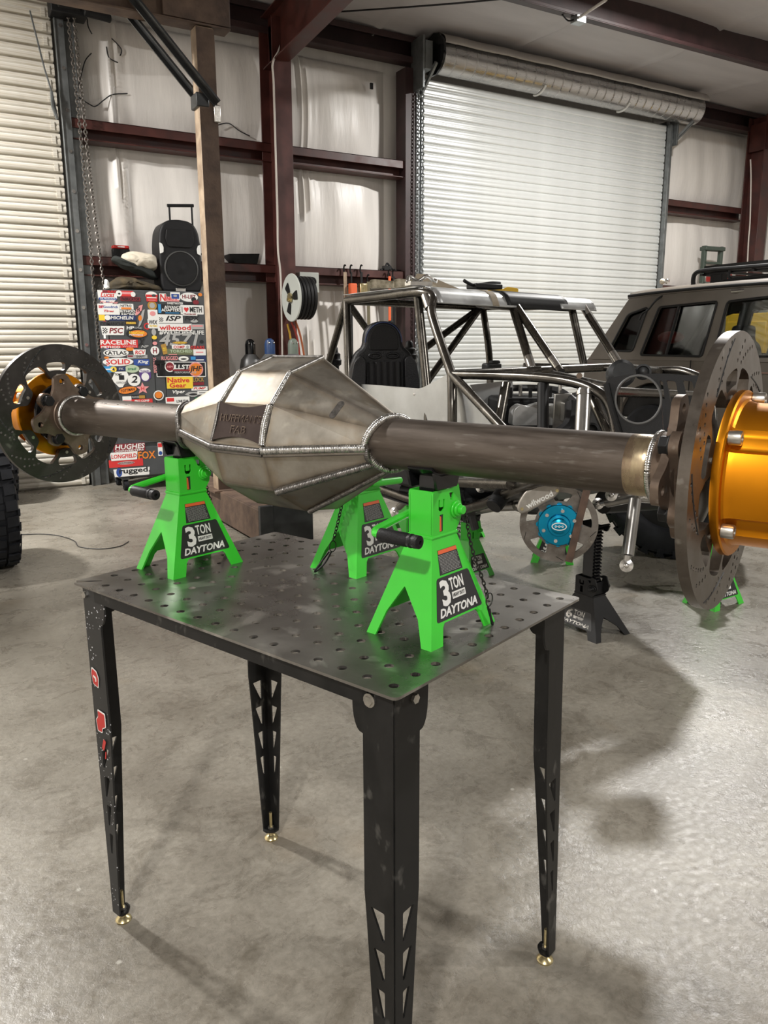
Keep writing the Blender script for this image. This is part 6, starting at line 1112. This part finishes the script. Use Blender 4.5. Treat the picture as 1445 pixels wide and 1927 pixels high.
# ================================================================== STANDS AND TYRES ON THE FLOOR
def stand_at_near_foot(p, rz, sc):          # centre of a stand whose near foot (local -x,-y corner) is at p
    c, s = math.cos(rz), math.sin(rz); x, y = 0.102*sc, 0.0765*sc
    return (p.x+c*x-s*y, p.y+s*x+c*y, 0)
p = pz(882, 1098); jack_stand(stand_at_near_foot(p, math.radians(16), 1.3), math.radians(16), 'green jack stand on the floor just past the back edge of the work table', sc=1.3, detail=False, handle='back')
p = pz(912, 1008); jack_stand((p.x-0.16, p.y+0.05, 0), math.radians(-62), 'green jack stand in shadow under the middle of the buggy', sc=1.3, detail=False, handle='back')
p = pz(790, 1012); jack_stand((p.x-0.05, p.y+0.1, 0), math.radians(18), 'green jack stand on the floor glimpsed between the two stands on the table', sc=1.35, detail=False, handle='back')
p = pz(1003, 1060); q = pz(1085, 1065); jack_stand(((p.x+q.x)/2+0.07, (p.y+q.y)/2+0.10, 0), math.atan2(q.y-p.y, q.x-p.x), 'green jack stand on the floor behind the blue-hubbed brake rotor', sc=1.38, detail=False, handle='back')
p = pz(1345, 1152); jack_stand(stand_at_near_foot(p, math.radians(4), 1.35), math.radians(4), 'green jack stand on the floor behind the near drilled rotor at the right', sc=1.35, detail=False, handle='back')
# put the printed face toward the left: rotate so local -y faces the camera's left
def six_ton2():
    n = pz(1122, 1212); l_ = pz(1055, 1185); r = pz(1185, 1195)
    a = math.atan2(n.y-l_.y, n.x-l_.x); sc = 1.62; c, s = math.cos(a), math.sin(a); x, y = 0.102*sc, -0.0765*sc
    return jack_stand((n.x-(c*x-s*y), n.y-(s*x+c*y), 0), a, 'black worn jack stand with a raised ratchet bar beside the blue hub', sc=sc, green=M_BLK, tons='6', detail=False, handle='none', worn=True, zs=1.05, saddle_h=0.52)
six_ton2()
def tyre(loc, rz, R, wd, label, lugs=26):
    t = thing('tire', label, 'tire', (loc[0], loc[1], R), rz)
    M = frame((0, 0, 0), (0, 1, 0), (0, 0, 1)); h = wd/2
    b = MB(); b.lathe([(R*0.55, -h*0.8), (R*0.62, -h*0.98), (R*0.80, -h*1.05), (R*0.92, -h*0.98), (R*0.955, -h*0.8), (R*0.965, 0), (R*0.955, h*0.8), (R*0.92, h*0.98), (R*0.80, h*1.05), (R*0.62, h*0.98), (R*0.55, h*0.8)], 56, M, closed=True); c_ = b.build('carcass', M_RUB, t, smooth=50)
    b = MB(); b.lathe([(R*0.56, -h*0.75), (R*0.54, -h*0.5), (R*0.52, 0), (R*0.2, h*0.3), (R*0.18, h*0.5), (R*0.50, h*0.45), (R*0.56, h*0.75)], 32, M); b.build('wheel', M_BLK, t)
    b = MB(); rnd = random.Random(5)
    for k in range(lugs):
        a = 2*PI*k/lugs
        for row, (y0, y1, da) in enumerate(((-1.0, -0.58, 0.0), (-0.50, -0.06, 0.5), (0.06, 0.50, 0.0), (0.58, 1.0, 0.5))):
            aa = a+da*2*PI/lugs; hw = 0.36*2*PI/lugs; r0, r1 = R*0.95, R
            pts = []
            for rr in (r0, r1):
                for sy, sa in ((y0, -hw*0.8), (y1, -hw*(1.0 if row % 2 else 0.7)), (y1, hw*0.8), (y0, hw)): pts.append(M @ Vector((rr*math.cos(aa+sa), rr*math.sin(aa+sa), sy*h*(0.97 if rr == r0 else 0.94))))
            b.add(pts, [(3, 2, 1, 0), (4, 5, 6, 7), (0, 1, 5, 4), (1, 2, 6, 5), (2, 3, 7, 6), (3, 0, 4, 7)])
        for sg in (-1, 1):
            pts = [M @ Vector((rr*math.cos(a+sa), rr*math.sin(a+sa), sg*h*yy)) for rr, yy in ((R*0.86, 1.03), (R*0.97, 0.95)) for sa in (-0.05, 0.05)]+[M @ Vector((rr*math.cos(a+sa), rr*math.sin(a+sa), sg*h*yy)) for rr, yy in ((R*0.86, 1.08), (R*0.985, 1.02)) for sa in (-0.05, 0.05)]
            b.add(pts, [(0, 1, 3, 2), (4, 6, 7, 5), (0, 4, 5, 1), (2, 3, 7, 6), (0, 2, 6, 4), (1, 5, 7, 3)])
    stuff(b.build('tread', M_RUB, t, smooth=0)); return t
q = pz(5, 1082); az = math.atan2(-RH.x, RH.y)
tyre((q.x-0.06, q.y+0.255), 0.06, 0.42, 0.32, 'large mud tire standing at the left edge of the shop, nearest the table')
q = pz(22, 950); tyre((q.x-0.10, q.y+0.27), 0.06, 0.42, 0.30, 'mud tire standing behind the nearer one at the left edge')
q = pz(1258, 1046); tyre((q.x+0.06, q.y+0.05), math.radians(38), 0.46, 0.36, 'mud tire in deep shadow behind the long silver shock')

# ================================================================== PARKED WAGON
SX = 6.5
wg = thing('station_wagon', 'boxy bronze-grey station wagon with a black roof rack parked at the right', 'car', (7.3, 4.4, 0))
def sy(x, y): p = px_(x, y, SX); return (p.y, p.z)
# lower body side with wheel arches
def arch(yc, r, n=9): return [(yc+r*math.cos(PI-PI*i/n), 0.62+r*0.95*math.sin(PI*i/n)) for i in range(n+1)]
zb = 1.285
low = [(6.66, 0.70), (6.70, 0.85), (6.66, zb-0.05), (6.60, zb), (2.42, zb-0.05), (2.36, 0.75), (2.40, 0.62)]+arch(3.05, 0.44)[::1]+arch(5.68, 0.44)
MSX = Matrix(((0, 0, 1, SX), (1, 0, 0, 0), (0, 1, 0, 0), (0, 0, 0, 1)))
mb = MB(); mb.mesh(plate(low, (), 0.05), MSX @ T(0, 0, 0.025)); mb.build('body_side', M_SUV, wg, world=True, smooth=30, bevel=0.02)
mb = MB(); mb.mesh(plate(low, (), 0.05), MSX @ T(0, 0, 1.625)); mb.build('body_side', M_SUV, wg, world=True, smooth=30, bevel=0.02)
mb = MB(); mb.box((SX+0.82, 4.5, 0.80), (1.55, 4.2, 0.30)); mb.build('underbody', M_BLK, wg, world=True, bevel=0.03)
mb = MB(); mb.box((SX+0.82, 3.3, zb-0.03), (1.55, 1.3, 0.06)); mb.box((SX+0.82, 2.40, 0.95), (1.55, 0.06, 0.5)); mb.build('bonnet', M_SUV, wg, world=True, bevel=0.03)
mb = MB(); mb.box((SX+0.82, 6.66, 0.98), (1.55, 0.06, 0.56)); mb.build('tailgate', M_SUV, wg, world=True, bevel=0.02)
# greenhouse side: a sheet with window openings, tumbling in toward the roof
TUM = 0.085
def gside(X0, sg):
    zt = 1.93
    prof = rpoly([(6.60, zb-0.02), (6.12, zt-0.02), (6.0, zt+0.015), (3.9, zt+0.045), (3.55, zt), (2.95, zb-0.02)], 0.05, 3)
    wq = rpoly([sy(1148, 658), sy(1195, 588), sy(1228, 579), sy(1212, 575) if False else sy(1219, 580), sy(1193, 662)], 0.03, 3)
    wq = rpoly([sy(1146, 660), sy(1176, 592), sy(1213, 578), sy(1191, 661)], 0.04, 3)
    w2 = rpoly([sy(1206, 668), sy(1234, 578), sy(1343, 567), sy(1322, 671)], 0.03, 3)
    w3 = rpoly([sy(1344, 671), sy(1362, 567), (3.72, zt-0.06), (3.15, zb+0.04)], 0.04, 3)
    M = Matrix(((0, sg*TUM/0.65, 1, X0-sg*TUM/0.65*zb), (1, 0, 0, 0), (0, 1, 0, 0), (0, 0, 0, 1)))
    mb = MB(); mb.mesh(plate(prof, [wq, w2, w3], 0.03), M); mb.build('window_frame', M_SUV, wg, world=True, smooth=30, bevel=0.006)
    for wd in (wq, w2, w3):
        mb = MB(); mb.mesh(plate(wd, (), 0.004), M @ T(0, 0, sg*0.012)); g = mb.build('window_pane', M_GLASS, wg, world=True, smooth=0)
        mb = MB(); mb.tube([M @ Vector((a, b_, -sg*0.016)) for a, b_ in wd], 0.012, 6, closed=True); mb.build('window_seal', M_BLK, wg, world=True)
    if sg > 0:
        a, b_ = sy(1271, 575), sy(1254, 668); mb = MB(); mb.tube([M @ Vector((*a, -0.012)), M @ Vector((*b_, -0.012))], 0.014, 8); mb.build('window_divider', M_BLK, wg, world=True)
    return M
MGS = gside(SX, 1); gside(SX+1.62, -1)
mb = MB()
for i in range(3): pass
rf = [(0.06, 1.915), (0.10, 1.965), (0.25, 1.99), (0.82, 2.0), (1.39, 1.99), (1.54, 1.965), (1.58, 1.915)]
mb.grid(lambda u, v: (SX+rf[round(u*6)][0]+0.01, lerp(6.14, 3.55, v), rf[round(u*6)][1]+0.03*math.sin(PI*v)**0.7-0.02), 6, 12); mb.build('roof', M_SUV, wg, world=True, smooth=60, thick=0.02)
mb = MB(); mb.tube([(SX+0.045, lerp(6.12, 3.6, i/10), 1.925+0.03*math.sin(PI*i/10)**0.7) for i in range(11)], 0.014, 8); mb.build('drip_rail', M_BLK, wg, world=True)
for y0, y1, z0, z1, nm in ((6.62, 6.13, zb, 1.92, 'rear_window'), (2.95, 3.58, zb, 1.92, 'windscreen')):
    mb = MB(); mb.add([(SX+0.06, y0, z0), (SX+1.58, y0, z0), (SX+1.50, y1, z1), (SX+0.12, y1, z1)], [(0, 1, 2, 3)]); mb.build(nm, M_GLASS, wg, world=True, smooth=0, thick=0.005)
mb = MB(); mb.bar((SX+1.57, 6.61, zb), (SX+1.50, 6.13, 1.93), 0.07, 0.07, (1, 0, 0)); mb.build('rear_pillar', M_SUV, wg, world=True, bevel=0.015)
a = sy(1120, 690); mb = MB(); mb.box((SX+0.02, a[0]+0.10, a[1]-0.01), (0.09, 0.17, 0.09)); mb.build('tail_lamp', mat('dark red lamp lens', (0.16, 0.008, 0.012), 0.2), wg, world=True, bevel=0.012)
mb = MB(); mb.box((SX-0.026, 4.5, zb-0.115), (0.006, 3.9, 0.010)); mb.build('pinstripe', mat('brown pinstripe', (0.22, 0.12, 0.09), 0.4), wg, world=True)
for yy in (5.18, 4.05): mb = MB(); mb.box((SX-0.024, yy+0.03, 1.0), (0.006, 0.010, 0.54)); mb.build('door_gap', M_BLK, wg, world=True)
for yy in (4.75, 3.6): mb = MB(); mb.box((SX-0.03, yy, 1.10), (0.03, 0.16, 0.035)); mb.build('door_handle', M_BLK, wg, world=True, bevel=0.008)
for yc in (3.05, 5.68):
    for X in (SX+0.10, SX+1.5):
        mb = MB(); mb.lathe([(0.2, -0.12), (0.36, -0.13), (0.40, -0.10), (0.41, 0), (0.40, 0.10), (0.36, 0.13), (0.2, 0.12)], 32, frame((X, yc, 0.41), (0, 1, 0), (0, 0, 1))); mb.build('wheel', M_RUB, wg, world=True)
for yc, X in ((5.0, SX+0.45), (5.0, SX+1.15), (3.95, SX+0.45), (3.95, SX+1.15)):
    mb = MB(); mb.prism(rpoly([(-0.24, 0.75), (0.24, 0.75), (0.25, 1.30), (0.20, 1.42), (0.11, 1.46), (0.11, 1.60), (-0.11, 1.60), (-0.11, 1.46), (-0.20, 1.42), (-0.25, 1.30)], 0.05), -0.06, 0.06, frame((X, yc, 0), (1, 0, 0), (0, 0, 1))); mb.build('car_seat', M_BLK, wg, world=True, bevel=0.02)
mb = MB(); mb.lathe([(0.165, -0.012), (0.18, 0), (0.165, 0.012)], 24, frame((SX+0.45, 3.55, 1.33), (1, 0, 0), (0, 0.4, 1)), closed=True); mb.build('steering_wheel', M_BLK, wg, world=True)
p = px_(1262, 635, SX+0.35); b = MB(); b.ball((0, 0, 0), 0.11, 8, sc=(1, 1.4, 0.6)); b = b.build('red_jacket', M_RED, smooth=70); b.location = p; tag(b, 'red bundle seen through the rear door window of the wagon', 'bundle')
p = px_(1428, 610, 9.3); b = MB(); b.box((0, 0, 0.9), (0.5, 0.62, 1.8)); b.box((-0.255, 0, 1.35), (0.02, 0.56, 0.7)); b = b.build('yellow_locker', M_YEL, bevel=0.02); b.location = (9.3, p.y, 0); tag(b, 'yellow locker beyond the wagon, seen through its front door window', 'locker')
# roof rack and what lies on the roof
rk = bpy.data.objects.new('roof_rack', None); C.objects.link(rk); rk.parent = wg; rk.matrix_parent_inverse = wm(wg).inverted()
def rt(pts, r, nm='rack_tube'):
    for X in (SX+0.22, SX+1.40):
        mb = MB(); P = [Vector((X, *sy(*p))) for p in pts]; mb.tube(smooth_path(P, 5) if len(P) > 2 else P, r, 8); mb.build(nm, M_BLK, rk)
rt([(1278, 548), (1276, 525), (1283, 511), (1310, 506), (1350, 503), (1445, 495), (1500, 490)], 0.022); rt([(1345, 505), (1351, 525), (1445, 519), (1500, 515)], 0.015)
rt([(1300, 543), (1330, 530), (1380, 521), (1445, 515), (1500, 512)], 0.02)
for i in range(6): mb = MB(); y = 5.35-0.28*i; mb.box((SX+0.81, y, 2.09), (1.2, 0.03, 0.02)); mb.build('rack_slat', M_BLK, rk)
mb = MB(); mb.box((SX+0.25, 4.75, 2.13), (0.012, 1.2, 0.09)); mb.build('rack_side_plate', M_BLK, rk)
mb = MB(); mb.tube(smooth_path([(SX+0.03, *sy(1372, 548)), (SX+0.08, *sy(1390, 545)), (SX+0.12, *sy(1400, 537)), (SX+0.2, *sy(1424, 527))], 5), 0.016, 8); mb.build('chrome_stay', M_CHROME, rk)
mb = MB(); a = sy(1314, 522); mb.box((SX+0.3, a[0], a[1]), (0.10, 0.13, 0.12)); mb.box((SX+0.3, a[0], a[1]+0.07), (0.06, 0.08, 0.02)); mb.build('work_lamp', M_BLK, rk, bevel=0.015)
for i, (x, y, r_, m_) in enumerate(((1213, 555, 0.03, M_CLOTH), (1222, 549, 0.028, M_CHROME))): b = MB(); b.ball((0, 0, 0), r_, 8); b = b.build('lamp_bulb', m_); b.location = (SX+0.25, *sy(x, y)); b.location.z = max(b.location.z, 2.035+r_); tag(b, ['cream bulb lying at the rear edge of the wagon roof', 'silver bulb lying second from the rear edge of the wagon roof'][i], 'bulb')
b = MB(); b.tube(smooth_path([(SX+0.15, *sy(1236, 552)), (SX+0.2, *sy(1250, 545)), (SX+0.18, *sy(1262, 551)), (SX+0.2, *sy(1275, 540)), (SX+0.22, *sy(1292, 548)), (SX+0.2, *sy(1300, 545))], 6), 0.010, 6); b.tube(smooth_path([(SX+0.10, *sy(1240, 553)), (SX+0.02, *sy(1232, 565)), (SX-0.02, *sy(1222, 583)), (SX-0.03, *sy(1213, 590)), (SX-0.03, *sy(1207, 602))], 6), 0.010, 6); b = b.build('wiring_tangle', M_BLK); tag(b, 'tangle of black wiring hanging over the wagon roof edge', 'wiring')
b = MB(); b.box((0, 0, 0), (0.2, 0.17, 0.15)); b = b.build('red_can', M_RED, bevel=0.015); a = sy(1292, 533); b.location = (SX+0.6, a[0]+0.1, 2.12); tag(b, 'red can standing on the wagon roof inside the rack', 'can')

# ================================================================== ODDMENTS ON THE WALL, CEILING AND FLOOR
def strap(name, label, px, top, bot, m_, wd=0.02, hook=True, bulk=None, cat='strap', grp=None):
    p0 = py_(px, top, 8.46); p1 = py_(px, bot, 8.46); t = thing(name, label, cat, (p0.x, 8.46, p0.z), 0, grp); L = p0.z-p1.z
    b = MB(); b.box((0, 0, -L/2), (wd, 0.012, L)); b.build('webbing', m_, t, bevel=0.003)
    b = MB(); b.tube([(0, 0.0+0.03*math.sin(a)-0.0, 0.03+0.05*math.cos(a)) for a in [PI*i/8-0.6 for i in range(10)]], 0.009, 6); b.build('hook', M_BLK, t)
    if bulk: b = MB(); b.box((0.0, -0.03, bulk[0]), (bulk[1], 0.07, bulk[2])); b.build('buckle', bulk[3], t, bevel=0.012)
    return t
strap('tie_down_strap', 'tan tie-down strap hanging leftmost on the lower girt', 649, 512, 640, M_RUSTL, 0.045)
strap('tie_down_strap', 'orange and black ratchet tie-down second from the left on the girt', 661, 512, 700, M_BLK, 0.02, bulk=(-0.2, 0.09, 0.14, M_ORG))
strap('lantern_strap', 'brass lantern hanging on the lower girt behind the buggy', 680, 512, 560, M_BLK, 0.03, bulk=(-0.22, 0.10, 0.18, M_BRASS), cat='lantern')
strap('tie_down_strap', 'long olive tie-down strap hanging right of the lantern', 693, 530, 700, mat('olive webbing', (0.13, 0.11, 0.06), 0.7), 0.04)
strap('tie_down_strap', 'orange tie-down strap with black buckle hanging behind the buggy seat', 733, 520, 680, M_ORG, 0.035, bulk=(-0.58, 0.05, 0.12, M_BLK))
strap('tie_down_strap', 'black tie-down strap right of the orange one', 741, 520, 620, M_BLK, 0.03)
b = MB(); b.tube(smooth_path([py_(766, 560, 8.44), py_(764, 530, 8.44), py_(768, 520, 8.42), py_(774, 530, 8.42), py_(775, 560, 8.44)], 5), 0.016, 8); b = b.build('coiled_cord', mat('brown rubber cord', (0.03, 0.016, 0.014), 0.5)); tag(b, 'dark brown cord looped at the right end of the lower girt', 'cord')
ld_ = thing('step_ladder', 'folded dark green step ladder against the wall above the wagon', 'ladder', (10.75, 8.40, 0), -0.1)
for x in (-0.17, 0.17): b = MB(); b.box((x, 0, 1.45), (0.05, 0.07, 2.9)); b.build('rail', M_GRNL, ld_, bevel=0.005)
for i in range(9): b = MB(); b.box((0, 0, 0.25+0.3*i), (0.32, 0.09, 0.03)); b.build('step', M_GRNL, ld_)
b = MB(); b.box((0, 0, 2.86), (0.40, 0.14, 0.06)); b.build('top_cap', M_GRNL, ld_, bevel=0.01)
jb = thing('junction_box', 'grey ceiling junction box with conduit on the dark purlin', 'junction box', py_(1088, 38, 6.74)); b = MB(); b.box((0, 0, 0), (0.13, 0.10, 0.07)); b.build('box', M_GALV, jb, bevel=0.006)
b = MB(); v = pd(1140, 0, 6.9)-py_(1088, 38, 6.74); b.tube([(0.0, 0, 0.02), v*1.0], 0.014, 8); b.build('conduit', M_WIRE, jb); b = MB(); b.tube(smooth_path([(-0.05, 0, 0), (-0.12, 0.02, -0.02), (-0.18, 0.05, 0.04)], 4), 0.008, 6); b.build('cable', M_BLK, jb)
b = MB(); b.tube(smooth_path([pd(560, 27, 8.0), pd(700, 18, 7.4), pd(860, 6, 6.8), pd(1000, -8, 6.2)], 6), 0.008, 6); b = b.build('ceiling_cable', M_BLK); tag(b, 'thin dark cable strung below the ceiling from the red rafter', 'cable')
b = MB(); b.tube(smooth_path([pz(40, 1006, 0.004), pz(80, 1005, 0.004), pz(115, 1009, 0.004), pz(140, 1018, 0.004), pz(150, 1029, 0.004), pz(190, 1033, 0.004), pz(225, 1028, 0.004), pz(242, 1019, 0.004)], 6), 0.0035, 6); b = b.build('thin_wire', M_IRON); tag(b, 'thin bent wire lying on the floor left of the table', 'wire')
cbx = MB(); cbx.tube(smooth_path([py_(1412, 300, 8.192), py_(1413, 340, 8.192), py_(1411, 420, 8.192), py_(1407, 480, 8.192), py_(1400, 700, 8.192)], 5), 0.010, 6); cbx = cbx.build('corner_cable', M_WIRE); tag(cbx, 'pale cable hanging down the red corner column', 'cable')
